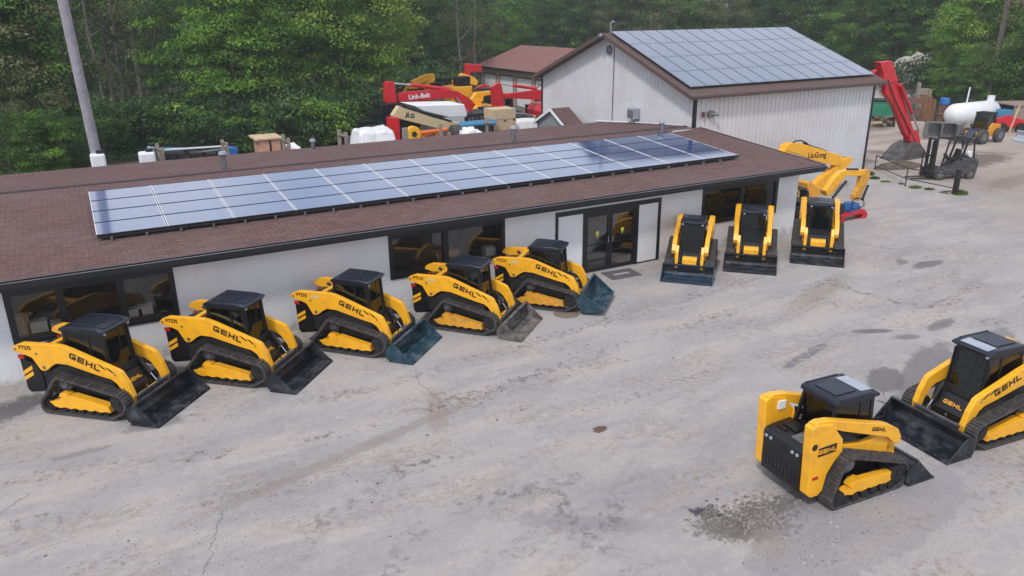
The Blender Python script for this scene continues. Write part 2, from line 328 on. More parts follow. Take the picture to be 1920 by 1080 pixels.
def undercarriage(t, s, circ, frame, key, dirty=False):
    y0, y1 = s * (.69 if key == 'vt' else .56), s * (.97 if key == 'vt' else .90)
    obj('track', lambda: track_mesh(circ, min(y0, y1), max(y0, y1)), RUB, t, key=key + 'trk%d' % s)
    def fr():
        b = MB(); b.prism(frame, s * .70, s * (.91 if key == 'vt' else .86))
        b.prism([(frame[0][0] + .25, frame[0][1] + .12), (frame[0][0] + .55, frame[0][1] + .20), (frame[0][0] + .5, frame[0][1] + .24), (frame[0][0] + .33, frame[0][1] + .24)], s * .68, s * .88); return b
    u = obj('track_frame', fr, YDIRT if dirty else YEL, t, key=key + 'tf%d%d' % (s, dirty), bevel=.008)
    def ro():
        b = MB()
        for x in (-.62, -.38, -.14, .10, .34, .55): b.tube([(x, s * .58, .135), (x, s * .88, .135)], .085, 14)
        for x, z, r in circ[:1] + circ[2:3]: b.tube([(x, s * .57, z), (x, s * .88, z)], r - .06, 20); b.tube([(x, s * .88, z), (x, s * .90, z)], .06, 12)
        return b
    obj('roller_set', ro, BLKM, t, key=key + 'ro%d' % s)
    def sp():
        b = MB(); x, z, r = circ[1]; b.tube([(x, s * .58, z), (x, s * .80, z)], r - .06, 20); b.tube([(x, s * .80, z), (x, s * .85, z)], .11, 14)
        for k in range(14):
            a = 2 * pi * k / 14; b.box(-.02, .02, s * .66 if s > 0 else s * .80, s * .80 if s > 0 else s * .66, 0, .05, M=Matrix.Translation((x, 0, z)) @ Matrix.Rotation(a, 4, 'Y') @ Matrix.Translation((0, 0, r - .07)))
        return b
    obj('sprocket', sp, GREYP, t, key=key + 'sp%d' % s)
def AP(x, z): return (1.119 * x + .096 * z - .461, .016 * x + 1.04 * z - .12)
ARM = [AP(*q) for q in [(-1.45, 1.60), (-1.40, 1.66), (-1.22, 1.735), (-.33, 1.75), (-.18, 1.725), (.02, 1.66), (1.10, 1.24), (1.18, 1.19), (1.33, .93), (1.44, .62), (1.43, .40), (1.37, .29), (1.27, .29), (1.28, .52), (1.23, .68), (1.06, .92), (.93, 1.01), (.66, 1.07), (-.10, 1.28), (-.38, 1.29), (-.50, 1.22), (-.62, 1.11), (-.70, 1.07), (-.80, 1.09), (-.90, 1.25), (-.98, 1.38), (-1.10, 1.43), (-1.38, 1.50), (-1.46, 1.53)]]
def bucket_mesh(W=1.03, prof=None):
    b = MB(); P = prof or [(1.97, .012), (1.35, .012), (1.20, .075), (1.145, .20), (1.17, .36), (1.27, .47), (1.40, .53)]; th = .022; tx_, tz_ = P[-1]
    n = len(P); ins = []
    for i in range(n):
        a = P[max(i - 1, 0)]; c = P[min(i + 1, n - 1)]; dx, dz = c[0] - a[0], c[1] - a[1]; l = math.hypot(dx, dz); ins.append((P[i][0] + dz / l * th, P[i][1] - dx / l * th))
    b.prism(P + ins[::-1], -W, W)                                   # floor and curved back
    side = [(1.97, .014)] + P[1:] + [(tx_ + .07, tz_ - .03), (1.93, .05)]
    for s in (-1, 1):
        b.prism(side, s * W, s * (W - .022)); b.prism([(1.24, .004), (1.97, .004), (1.93, .07), (1.28, .10)], s * (W + .012), s * W)
    b.box(tx_ - .03, tx_ + .04, -W, W, tz_ - .018, tz_ + .018)                              # top lip
    b.box(1.62, 1.99, -W - .004, W + .004, .001, .013)               # cutting edge
    for k in range(9): b.tube([(1.90, -W + .12 + k * (2 * W - .24) / 8, .012), (1.90, -W + .12 + k * (2 * W - .24) / 8, .045)], .014, 6, m=1)
    b.prism([(1.42, .05), (1.62, .04), (1.62, .058), (1.42, .066)], -W + .03, W - .03)
    return b
def cab(t, x0, x1, hw, z0, z1, key, rear_low=.0, light=True, fz=None):
    fz = fz or z0
    def fr():
        b = MB(); p = .05
        for s in (-1, 1):
            y = s * hw; yi = s * (hw - p); a, c = min(y, yi), max(y, yi)
            b.prism([(x1 + .0, fz), (x1 - .02, z0), (x1 - .09, z1 - .02), (x1 - .17, z1 - .02), (x1 - .11, z0), (x1 - .1, fz)], a, c)
            b.prism([(x0 - rear_low, z0), (x0 + .02, z1 - .02), (x0 + .11, z1 - .02), (x0 + .10 - rear_low, z0)], a, c)
            b.prism([((x0 + x1) / 2 + .10, z0), ((x0 + x1) / 2 + .10, z1 - .02), ((x0 + x1) / 2 + .15, z1 - .02), ((x0 + x1) / 2 + .15, z0)], a, c)
            b.box(x0 - rear_low, x1 - .02, a, c, z0 - .06, z0 + .22)
            b.box(x0, x1 - .08, a, c, z1 - .12, z1 - .02)
        b.box(x0 - .02, x0 + .06, -hw + .05, hw - .05, z0, z0 + .22); b.box(x0 + .01, x0 + .07, -hw + .05, hw - .05, z1 - .14, z1 - .03); b.box(x1 - .14, x1 - .09, -hw + .05, hw - .05, z1 - .12, z1 - .03)
        b.box(x0, x1 - .14, -hw + .06, hw - .06, z0 - .3, z0 + .03); b.box(x1 - .13, x1 - .0, -hw + .05, hw - .05, fz - .05, fz)
        return b
    c = obj('cab_frame', fr, BLK, t, key=key + 'cf', bevel=.01)
    def rf():
        b = MB(); P = [(x0 - .05, z1 - .05), (x0 - .03, z1 + .02), (x0 + .06, z1 + .055), (x1 - .28, z1 + .055), (x1 - .04, z1 + .03), (x1 + .02, z1 - .01), (x1 - .02, z1 - .055)]
        b.prism(P, -hw - .03, hw + .03); b.box(x0 + .12, x1 - .42, -hw * .62, hw * .62, z1 + .055, z1 + .075)
        for s in (-1, 1): b.box(x0 + .05, x1 - .2, s * hw - .02, s * hw + .02, z1 + .035, z1 + .07)
        return b
    rfo = obj('cab_roof', rf, ROOFN, t, key=key + 'rf', bevel=.03, smooth=True)
    def skl():
        b = MB(); b.prism([(x1 - .36, z1 + .058), (x1 - .07, z1 + .040), (x1 - .07, z1 + .052), (x1 - .36, z1 + .070)], -hw * .74, hw * .74); return b
    obj('skylight', skl, SKYL if light else ROOFN, rfo, key=key + 'sk%d' % light)
    for s in (-1, 1):
        def pn():
            b = MB(); b.box(x0 + .04, x1 - .1, s * (hw - .022) - .004, s * (hw - .022) + .004, z0 + .2, z1 - .1); return b
        g = obj('side_window', pn, GLC, t, key=key + 'sw%d' % s)
        def gr():
            b = MB(); xa, xb = (x0 + x1) / 2 + .16, x1 - .13
            for k in range(6): x = xa + (xb - xa) * k / 5; b.box(x - .004, x + .004, s * (hw - .035) - .004, s * (hw - .035) + .004, z0 + .2, z1 - .1)
            for k in range(12): z = z0 + .22 + (z1 - .32 - z0) * k / 11; b.box(xa, xb, s * (hw - .035) - .004, s * (hw - .035) + .004, z - .004, z + .004)
            return b
        obj('window_grille', gr, BLKM, g, key=key + 'gr%d' % s)
    def fp():
        b = MB(); b.prism([(x1 - .02, fz), (x1 - .045, z0 + .0), (x1 - .12, z1 - .1), (x1 - .112, z1 - .1), (x1 - .037, z0), (x1 - .012, fz)], -hw + .05, hw - .05); return b
    d = obj('front_door', fp, GLC, t, key=key + 'fd')
    def df():
        b = MB(); f = lambda z: x1 - .041 - (z - z0) / (z1 - .1 - z0) * .075
        Z0, Z1, Y = fz + .02, z1 - .12, hw - .09
        pts = [(f(Z0 + .25), -Y, Z0 + .25), (f(Z1), -Y + .02, Z1), (f(Z1), Y - .02, Z1), (f(Z0 + .25), Y, Z0 + .25), (f(Z0 + .04), Y - .18, Z0 + .04), (f(Z0 + .04), -Y + .18, Z0 + .04)]
        pts = [(p[0] + .012, p[1], p[2]) for p in pts]; b.tube(pts + [pts[0]], .016, 6); b.tube([(f(Z0 + .5) + .01, Y * .1, Z0 + .28), (f(Z1) + .015, Y * .35, Z1)], .008, 5); return b
    obj('door_seal', df, BLKM, d, key=key + 'df')
    def rw():
        b = MB(); b.box(x0 + .012, x0 + .02, -hw + .05, hw - .05, z0 + .2, z1 - .13); return b
    obj('rear_window', rw, GLC, t, key=key + 'rw')
    def st():
        b = MB(); cx = (x0 + x1) / 2 - .1; b.box(cx - .22, cx + .25, -.24, .24, z0 + .02, z0 + .22); b.prism([(cx - .22, z0 + .2), (cx - .32, z0 + .85), (cx - .22, z0 + .87), (cx - .1, z0 + .2)], -.23, .23)
        for s in (-1, 1): b.box(cx - .2, cx + .3, s * .29 - .04, s * .29 + .04, z0 + .2, z0 + .38); b.tube([(cx + .28, s * .29, z0 + .3), (cx + .33, s * .27, z0 + .55)], .02, 6)
        return b
    obj('seat', st, SEAT, t, key=key + 'st', bevel=.02)
    for s in (-1, 1): obj('work_lamp', lambda: MB().tube([(x1 - .06, s * (hw - .06), z1 - .075), (x1 - .012, s * (hw - .06), z1 - .075)], .035, 10), SKYL, t, key=key + 'li%d' % s)
    return c
def stage_bucket(t, bm, tilt, style, blabel):
    M = Matrix.Translation((.06, 0, 0)); prof = None
    if tilt: M = Matrix.Translation((1.35, 0, .10)) @ Matrix.Rotation(-tilt, 4, 'Y') @ Matrix.Translation((-1.25, 0, -.04)); prof = [(1.95, .012), (1.32, .012), (1.20, .09), (1.145, .25), (1.15, .45), (1.22, .62), (1.34, .72)]
    bo = obj('bucket', lambda: bucket_mesh(prof=prof), [bm, STEEL], t, key='bucket%d%d' % (id(bm), bool(tilt)), M=M, bevel=.004)
    if blabel: bo['label'] = blabel
    return bo
def vt_loader(label, x, y, deg, sc, model='VT275', bucket=BKB, tilt=0, dirty=False, front='text', light=False, blabel=None, sticker=False, group='yellow tracked loaders parked along the shop wall', near=-1):
    t = tag(empty('track_loader', (x, y, 0), R(deg), sc), label, 'loader', group)
    fr = [(-.97, .31), (-.70, .36), (-.60, .47), (-.30, .52), (.66, .34), (.70, .18)] + [((.70 - i * .14), .16 + (.035 if i % 2 else 0)) for i in range(1, 12)]
    for s in (-1, 1): undercarriage(t, s, VT_C, fr, 'vt', dirty)
    def ch():
        b = MB()
        b.prism([(-1.22, .28), (-1.25, 1.0), (.50, 1.0), (.52, .85), (.62, .30), (.5, .22), (-1.0, .22)], -.47, .47)
        for s in (-1, 1): b.prism([(-1.35, .5), (-1.35, .95), (-1.0, 1.0), (-.62, 1.18), (-.3, 1.16), (.30, .98), (.62, .82), (.70, .40)], s * .47, s * .60)
        for s in (-1, 1):
            b.tube([(.05, s * .59, .98), (.05, s * .64, .98)], .035, 8)
        return b
    obj('chassis', ch, BLKM, t, key='vtch', bevel=.012)
    def rb():
        b = MB()
        b.prism([(-1.80, .42), (-1.85, 1.28), (-1.55, 1.42), (-.62, 1.44), (-.62, .9), (-1.22, .9), (-1.26, .36), (-1.72, .34)], -.49, .49); b.prism([(-1.80, .42), (-1.84, 1.24), (-1.40, 1.10), (-1.28, .8), (-1.27, .42), (-1.72, .34)], -.64, .64)
        for k in range(7): b.box(-1.87, -1.84, -.42, .42, .55 + k * .1, .59 + k * .1)
        return b
    e = obj('engine_hood', rb, BLK, t, key='vtrb', bevel=.03)
    for s in (-1, 1):
        def stp():
            b = MB()
            for k in range(2): z = .66 + k * .15; b.prism([(-1.80, z), (-1.52, z + .17), (-1.52, z + .27), (-1.80, z + .10)], s * .646, s * .642)
            return b
        obj('stripe_decal', stp, YEL, e, key='vtst%d' % s)
    for s in (-1, 1): obj('tail_light', lambda: MB().box(-1.86, -1.70, s * .62 - .03, s * .62 + .03, 1.24, 1.32), REDS, e, key='vttl%d' % s)
    def ex():
        b = MB(); b.tube([(-1.2, .3, 1.40), (-1.2, .3, 1.56), (-1.3, .3, 1.62)], .05, 10); b.box(-1.5, -.85, -.36, .1, 1.41, 1.47); b.tube([(-.95, -.2, 1.40), (-.95, -.2, 1.52)], .09, 12); return b
    obj('exhaust', ex, BLKM, e, key='vtex')
    for s in (-1, 1):
        def am():
            b = MB(); b.prism(ARM, s * .545, s * .68); return b
        a = obj('lift_arm', am, YEL, t, key='vtarm%d' % s, bevel=.012)
        def pins():
            b = MB()
            for px_, pz_, r in ((-.70, 1.17, .045), (-.86, 1.50, .03), (1.05, 1.13, .022), (1.22, .80, .022), (1.34, .36, .035), (-1.38, 1.58, .03)): q_ = AP(px_, pz_); b.tube([(q_[0], s * .675, q_[1]), (q_[0], s * .695, q_[1])], r, 10)
            return b
        obj('pivot_pin', pins, STEEL, a, key='vtpin%d' % s)
        sl = Vector((1.12, 0, -.42)).normalized(); N = (0, s, 0)
        X = sl if s < 0 else -sl
        obj('brand_lettering', gehl(.155, .20), None, a, M=face_M((.05, s * .684, 1.335), X, N))
        mo = obj('model_lettering', text(model, .135, .003, 1.0), None, a, M=face_M((-1.57, s * .684, 1.555), (1, 0, -.04) if s < 0 else (-1, 0, .04), N))
        if not mo.data.materials: mo.data.materials.append(TEXT)
        def sla():
            b = MB()
            for k in range(2): x0 = .63 + k * .19; z = 1.385 - k * .072; b.prism([AP(*q) for q in [(x0, z), (x0 + .09, z - .034), (x0 + .23, z - .155), (x0 + .14, z - .121)]], s * .686, s * .682)
            return b
        obj('slash_decal', sla, TEXT, a, key='vtsl%d' % s)
        if sticker:
            def stk():
                b = MB(); b.prism([(-1.26, 1.49), (-.98, 1.50), (-.96, 1.60), (-1.24, 1.60)], s * .686, s * .682); return b
            obj('sticker', stk, mat('faint_sticker', (.75, .55, .25), .5, var=.3, scale=30), a, key='vtstk%d' % s)
        def cyl():
            b = MB(); b.tube([(.60, s * .42, 1.02), (.86, s * .42, .62)], .045, 10); return b
        hc = obj('hydraulic_cylinder', cyl, BLKM, t, key='vtcy%d' % s)
        def rod():
            b = MB(); b.tube([(.85, s * .42, .635), (1.08, s * .42, .32)], .025, 8, r2=.025); return b
        obj('piston_rod', rod, CHR, hc, key='vtrod%d' % s)
    def cm():
        b = MB(); b.prism([(-1.12, 1.47), (-1.12, 1.60), (-.93, 1.62), (-.93, 1.49)], -.545, .545)
        return b
    obj('arm_crossmember', cm, YEL, t, key='vtcm', bevel=.01)
    def fp():
        b = MB(); b.prism([(.50, .84), (.62, .84), (.84, .50), (.86, .3), (.50, .3)], -.37, .37)
        return b
    f = obj('front_panel', fp, BLK, t, key='vtfp', bevel=.01)
    if front == 'text': obj('brand_lettering', gehl(.088, m='y'), None, f, M=face_M((.742, 0, .665), (0, 1, 0), Vector((.84, 0, .54))))
    else:
        def yp():
            b = MB(); b.prism([(1.03, .56), (1.10, .56), (1.14, .74), (1.05, .80), (.9, .80)], -.30, .30); b.box(1.1, 1.13, -.2, .2, .60, .70); return b
        obj('yellow_cover', yp, YEL, t, key='vtyp', bevel=.02)
        for s in (-1, 1):
            def el():
                b = MB(); b.prism([(1.0, 1.28), (1.14, 1.26), (1.3, 1.04), (1.24, .86), (1.02, .88), (.9, 1.02)], s * .76, s * .98); return b
            obj('arm_elbow', el, YEL, t, key='vtel%d' % s, bevel=.03)
    def yb():
        b = MB(); b.box(.93, 1.02, -.545, .545, .26, .38); return b
    obj('step_bar', yb, YEL, t, key='vtyb', bevel=.01)
    def qa():
        b = MB(); b.prism([(1.10, .12), (1.16, .10), (1.25, .50), (1.19, .52)], -.56, .56)
        for s in (-1, 1): b.box(1.06, 1.22, s * .42 - .05, s * .42 + .05, .14, .48)
        b.tube([(1.22, -.58, .52), (1.22, .58, .52)], .03, 8); b.tube([(1.20, .2, .56), (1.26, .24, .66)], .02, 6); b.tube([(1.20, -.2, .56), (1.26, -.24, .66)], .02, 6)
        return b
    obj('attachment_plate', qa, GREYP, t, key='vtqa')
    cab(t, -.66, .52, .455, .98, 2.03, 'vt', .05, light, fz=.72)
    def mr():
        b = MB(); b.tube([(.50, near * .47, 1.97), (.58, near * .55, 1.87), (.59, near * .55, 1.55), (.54, near * .48, 1.45)], .010, 5); return b
    obj('grab_rail', mr, BLKM, t, key='vtmr%d' % near)
    stage_bucket(t, bucket, tilt, 'vt', blabel)
    return t
def rt_loader(label, x, y, deg, sc, bucket=BKB, light=True, cover=False, group='yellow tracked loaders parked nose to nose'):
    t = tag(empty('track_loader', (x, y, 0), R(deg), sc), label, 'loader', group)
    circ = [(-.82, .22, .21), (-.62, .86, .20), (.70, .36, .25), (.72, .16, .15), (.35, .52, .1)]
    fr = [(-.78, .25), (-.62, .33), (-.48, .34), (-.38, .47), (.60, .42), (.66, .22)] + [((.66 - i * .14), .19 + (.04 if i % 2 else 0)) for i in range(1, 10)]
    for s in (-1, 1): undercarriage(t, s, circ, fr, 'rt')
    for s in (-1, 1):
        def up():
            b = MB(); b.prism([(-1.42, .36), (-1.50, 1.74), (-1.38, 1.80), (-1.16, 1.76), (-1.02, 1.73), (-.72, 1.36), (-.68, 1.10), (-.86, .92), (-1.0, .70), (-1.06, .36), (-1.16, .28), (-1.34, .28)], s * .49, s * .70); return b
        u = obj('rear_upright', up, YEL, t, bevel=.02)
        def dc():
            b = MB(); b.prism([(-1.30, 1.13), (-.86, 1.15), (-.86, 1.33), (-1.30, 1.31)], s * .704, s * .700); return b
        d = obj('brand_plate', dc, TEXT, u)
        obj('brand_lettering', gehl(.085, m='y'), None, d, M=face_M((-1.08, s * .706, 1.23), (1 if s < 0 else -1, 0, 0), (0, s, 0)))
        def tlx():
            b = MB(); b.box(-1.36, -1.22, s * .70 - .008, s * .70 + .008, .66, .72); return b
        obj('tail_light', tlx, REDS, u)
        def ho():
            b = MB(); b.tube([(-1.40, s * .69, 1.36), (-1.40, s * .706, 1.36)], .065, 14); return b
        obj('lamp_recess', ho, BLKM, u)
        def ar():
            b = MB(); b.prism([(-1.44, 1.80), (-1.30, 1.83), (-1.05, 1.80), (.42, 1.37), (.60, 1.29), (.78, 1.18), (.90, .98), (.84, .84), (.70, .90), (.52, 1.06), (-.72, 1.50), (-1.1, 1.66), (-1.30, 1.68)], s * .50, s * .66); return b
        a = obj('lift_arm', ar, YEL, t, bevel=.015)
        obj('arm_leg', lambda: MB().prism([(.60, 1.10), (.78, 1.14), (.92, .92), (.98, .45), (.94, .32), (.82, .34), (.80, .68), (.66, .92)], s * .40, s * .515), YEL, a, bevel=.015, key='rtleg%d' % s)
        mo = obj('brand_lettering', gehl(.075), None, a, M=face_M((.24, s * .664, 1.31), (1, 0, -.27) if s < 0 else (-1, 0, .27), (0, s, 0)))
        def lk():
            b = MB(); b.prism([(-.78, 1.44), (-.68, 1.15), (-.04, 1.04), (.46, 1.10), (.66, 1.02), (.68, .60), (.30, .62), (-.40, .86), (-.84, .96)], s * .47, s * .57); return b
        obj('side_panel', lk, YEL, t, bevel=.01)
        def tr():
            b = MB(); b.prism([(-.68, 1.42), (-.62, 1.20), (-.06, 1.12)], s * .572, s * .576); return b
        obj('side_vent', tr, BLKM, t)
        def cy():
            b = MB(); b.tube([(.50, s * .36, .95), (.84, s * .36, .52)], .04, 10); return b
        obj('hydraulic_cylinder', cy, BLKM, t)
    def ch():
        b = MB(); b.prism([(-1.0, .26), (-1.0, 1.05), (.28, 1.0), (.40, .66), (.5, .3), (.4, .24)], -.50, .50); return b
    obj('chassis', ch, BLK, t, bevel=.01)
    def rd():
        b = MB(); b.prism([(-1.46, .34), (-1.48, 1.14), (-1.42, 1.20), (-1.0, 1.24), (-.98, .26), (-1.3, .26)], -.485, .485)
        for k in range(9): b.box(-1.474, -1.465, -.40 + k * .095, -.36 + k * .095, .45, 1.0)
        return b
    d = obj('engine_door', rd, BLK, t, bevel=.025)
    for yy in (-.40, -.28, .28, .40): obj('reflector', MB().tube([(-1.46, yy, 1.06), (-1.495, yy, 1.06)], .035, 10), SKYL, d)
    def hd():
        b = MB(); b.prism([(-1.42, 1.18), (-1.36, 1.25), (-.88, 1.29), (-.80, 1.18)], -.42, .46); b.box(-1.2, -.98, -.05, .32, 1.25, 1.32); b.box(-1.32, -1.24, .1, .3, 1.22, 1.30); return b
    obj('engine_hood', hd, BLK, t, bevel=.025)
    def hp():
        b = MB(); b.prism([(-1.37, 1.255), (-.92, 1.292), (-.92, 1.300), (-1.37, 1.263)], -.40, -.10)
        return b
    obj('perforated_plate', hp, STEEL, t)
    def wl():
        b = MB(); b.box(-1.2, -1.02, .46, .495, 1.50, 1.67); return b
    obj('warning_label', wl, WHT, t)
    cab(t, -.68, .38, .415, 1.0, 1.93, 'rt', .22, light, fz=.68)
    def fpn():
        b = MB(); b.prism([(.30, .66), (.46, .66), (.70, .46), (.72, .26), (.30, .26)], -.40, .40); b.box(.84, .90, -.42, .42, .12, .46); return b
    obj('front_panel', fpn, BLK, t)
    if cover: obj('yellow_cover', lambda: MB().prism([(.74, .34), (.82, .36), (.80, .62), (.70, .70), (.56, .70), (.72, .50)], -.26, .26).prism([(.82, .40), (.835, .40), (.825, .50), (.81, .50)], -.12, .12), YEL, t, bevel=.02, key='rtcov')
    def mr():
        b = MB(); b.tube([(.34, -.44, 1.78), (.50, -.50, 1.72), (.50, -.50, 1.45), (.36, -.44, 1.40)], .010, 5); return b
    obj('grab_rail', mr, BLKM, t)
    M = Matrix.Translation((-.28, 0, 0)) @ Matrix.Diagonal((1, .9, 1, 1))
    obj('bucket', lambda: bucket_mesh(), [bucket, STEEL], t, key='bucket%d0' % id(bucket), M=M)
    return t
vt_loader('yellow tracked loader with black bucket, nearest the left edge below the three-pane window', -4.26, -2.10, -41.9, .97, 'VT275', BKB)
vt_loader('yellow tracked loader with scuffed black bucket, second from the left along the shop wall', -1.12, -2.03, -43, .96, 'VT275', BKB)
vt_loader('yellow tracked loader with teal bucket before the blank white wall between the first two windows', 2.15, -1.86, -47.7, .95, 'VT275', BKT, sticker=True)
vt_loader('yellow tracked loader with worn grey-brown bucket and dusty tracks below the two-pane window', 5.44, -2.06, -49.5, .92, 'VT210', BKG, dirty=True, sticker=True)
vt_loader('yellow tracked loader with tall teal bucket tipped back, parked left of the glass entrance doors', 8.38, -1.68, -46.5, .91, 'VT210', BKT, tilt=R(10), dirty=True, sticker=True)
vt_loader('yellow tracked loader with wide black bucket facing left, cut off by the right edge', 12.36, -13.0, 174.0, .95, 'VT275', BKB, light=True, group='yellow tracked loaders parked nose to nose', near=1)
GF = 'loaders facing the camera by the right end of the shop'
rt_loader('small yellow tracked loader with navy blue bucket facing out, nearest the entrance doors', 14.33, -1.535, -136.7, .94, BKN, False, True, GF)
rt_loader('yellow tracked loader with black bucket facing out, middle of the three under the right window', 17.0, -1.76, -136.3, .98, BKB, False, True, GF)
rt_loader('yellow tracked loader with black bucket facing out at the shop corner beside the red grapple', 19.82, -2.34, -138.3, 1.0, BKB, False, True, GF)
rt_loader('yellow tracked loader seen from behind with black rear door, alone in the right foreground', 8.08, -12.86, -4.5, 1.0)
#BUILD
# ================================================================== ground
def ground_mat():
    m = bpy.data.materials.new('yard_asphalt'); m.use_nodes = True; nt = m.node_tree; b = nt.nodes['Principled BSDF']; b.inputs['Roughness'].default_value = .85; b.inputs['Specular IOR Level'].default_value = .3
    L = nt.links.new; tc = nod(nt, 'ShaderNodeTexCoord'); P = tc.outputs['Object']
    def noise(sc, det=6, rough=.6, vec=None, dist=0):
        n = nod(nt, 'ShaderNodeTexNoise', Scale=sc, Detail=float(det), Roughness=rough, Distortion=dist); L(vec or P, n.inputs['Vector']); return n.outputs['Fac']
    def mr(v, a, c, lo=0, hi=1):
        n = nod(nt, 'ShaderNodeMapRange'); n.inputs[1].default_value = a; n.inputs[2].default_value = c; n.inputs[3].default_value = lo; n.inputs[4].default_value = hi; L(v, n.inputs[0]); return n.outputs[0]
    def mul(a, c):
        n = nod(nt, 'ShaderNodeMath', operation='MULTIPLY'); n.use_clamp = True
        for i, v in enumerate((a, c)):
            if isinstance(v, (int, float)): n.inputs[i].default_value = v
            else: L(v, n.inputs[i])
        return n.outputs[0]
    def mx(f, a, c, mode='MIX'):
        n = nod(nt, 'ShaderNodeMix', data_type='RGBA', blend_type=mode)
        if isinstance(f, (int, float)): n.inputs[0].default_value = f
        else: L(f, n.inputs[0])
        for i, v in ((6, a), (7, c)):
            if isinstance(v, tuple): n.inputs[i].default_value = rgb(v)
            else: L(v, n.inputs[i])
        return n.outputs[2]
    # coordinates stretched along the traffic direction
    mp = nod(nt, 'ShaderNodeMapping'); mp.inputs['Rotation'].default_value = (0, 0, R(-12)); mp.inputs['Scale'].default_value = (.34, 1, 1); L(P, mp.inputs[0]); ST = mp.outputs[0]
    sep = nod(nt, 'ShaderNodeSeparateXYZ'); L(P, sep.inputs[0])
    base = mx(mr(noise(.16, 7, .6), .38, .62), (.282, .273, .278), (.335, .324, .326))
    base = mx(mul(mr(noise(1.1, 7, .62, ST, .4), .43, .60), .85), base, (.385, .355, .335))        # dusty streaks
    base = mx(mul(mr(noise(.5, 6, .6, ST, .3), .50, .70), .4), base, (.235, .228, .238))
    base = mx(mul(mul(mr(noise(.9, 5, .6, ST, .5), .50, .60), mr(noise(7, 6, .75), .50, .62)), .8), base, (.235, .175, .145))         # brown grit in bands
    base = mx(mul(mul(mr(noise(.5, 5, .6, None, .5), .48, .60), mr(noise(3.2, 7, .75, None, .6), .55, .66)), .22), base, (.19, .18, .18))
    base = mx(mul(mr(noise(2.4, 7, .72, None, .4), .56, .70), .4), base, (.43, .405, .39))
    # sandy yard further right
    sand = mx(mr(noise(.25, 6, .65, ST, .5), .38, .64), (.40, .345, .30), (.27, .225, .20))
    def band(ax, ay, k, wdt):
        n = nod(nt, 'ShaderNodeVectorMath', operation='DOT_PRODUCT'); n.inputs[1].default_value = (ax, ay, 0); L(P, n.inputs[0])
        a = nod(nt, 'ShaderNodeMath', operation='ADD'); L(n.outputs['Value'], a.inputs[0]); nn = noise(.5, 5); s = nod(nt, 'ShaderNodeMath', operation='MULTIPLY'); L(nn, s.inputs[0]); s.inputs[1].default_value = 4.5; L(s.outputs[0], a.inputs[1])
        return mr(a.outputs[0], k, k + wdt)
    base = mx(band(.96, .12, 35, 3.0), base, sand)
    base = mx(mul(band(.7, -.72, 24.5, 4.0), .75), base, sand)
    base = mx(band(0, 1, 18.5, 2), base, mx(mr(noise(.6, 6), .4, .6), (.16, .13, .10), (.09, .08, .055)))
    # speckle aggregate
    base = mx(.28, base, mx(mr(noise(28, 4, .7), .3, .7), (.45, .45, .46), (1.5, 1.5, 1.5)), 'MULTIPLY')
    base = mx(.16, base, mx(mr(noise(5, 6, .75), .3, .7), (.45, .45, .46), (1.5, 1.5, 1.5)), 'MULTIPLY')
    # individual stains / patches : centre, angle, half sizes, colour, strength
    def stain(cx, cy, ang, a, c, col, st, edge=.55, nsc=2.2, namp=.9):
        nonlocal base
        q = nod(nt, 'ShaderNodeMapping', vector_type='TEXTURE'); q.inputs['Location'].default_value = (cx, cy, 0); q.inputs['Rotation'].default_value = (0, 0, R(ang)); q.inputs['Scale'].default_value = (a, c, 1000); L(P, q.inputs[0])
        l = nod(nt, 'ShaderNodeVectorMath', operation='LENGTH'); L(q.outputs[0], l.inputs[0])
        s = nod(nt, 'ShaderNodeMath', operation='MULTIPLY_ADD'); L(noise(nsc * 1.6, 8, .78), s.inputs[0]); s.inputs[1].default_value = -namp * 2.2; L(l.outputs['Value'], s.inputs[2])
        f = mr(s.outputs[0], 1 - edge * .45 - namp * 1.15, 1 - namp * 1.15, 1, 0); base = mx(mul(f, st), base, col)
    for s_ in STAINS: stain(*s_)
    # hairline crazing
    v = nod(nt, 'ShaderNodeTexVoronoi', Scale=.16, feature='DISTANCE_TO_EDGE'); nv = nod(nt, 'ShaderNodeVectorMath', operation='ADD'); n3 = nod(nt, 'ShaderNodeTexNoise', Scale=.7, Detail=5.0); L(P, n3.inputs['Vector']); sc3 = nod(nt, 'ShaderNodeVectorMath', operation='SCALE'); sc3.inputs['Scale'].default_value = 2.2; L(n3.outputs['Color'], sc3.inputs[0]); L(sc3.outputs[0], nv.inputs[0]); L(P, nv.inputs[1]); L(nv.outputs[0], v.inputs['Vector'])
    base = mx(mul(mul(mr(v.outputs['Distance'], .0, .003, 1, 0), mr(noise(.12, 2), .54, .64)), .5), base, (.14, .13, .13))
    L(base, b.inputs['Base Color'])
    bp = nod(nt, 'ShaderNodeBump', Strength=.5, Distance=.03); L(noise(9, 7, .7), bp.inputs['Height']); L(bp.outputs[0], b.inputs['Normal'])
    return m
def sp(px, py): v = on_z(px, py); return v.x, v.y
STAINS = []
def st(px, py, ang, a, c, col, s, *k): x, y = sp(px, py); STAINS.append((x, y, ang, a, c, col, s) + k)
DK = (.085, .08, .085)
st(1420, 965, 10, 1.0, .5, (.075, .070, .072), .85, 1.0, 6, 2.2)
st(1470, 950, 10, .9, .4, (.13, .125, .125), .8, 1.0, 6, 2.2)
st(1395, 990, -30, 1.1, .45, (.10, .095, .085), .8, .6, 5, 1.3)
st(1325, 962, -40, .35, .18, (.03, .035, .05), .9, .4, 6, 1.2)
st(1620, 975, 4, 3.2, 1.0, (.20, .197, .215), .42, .15, 1.2, .5)
st(1440, 1005, 50, 1.0, .4, (.25, .215, .195), .5, .6, 5, 1.4)
st(1740, 697, 24, 2.6, .65, (.15, .142, .15), .8, .5, 1.1, .7)
st(1660, 712, 30, .9, .5, (.12, .115, .125), .8, .5, 2, .6)
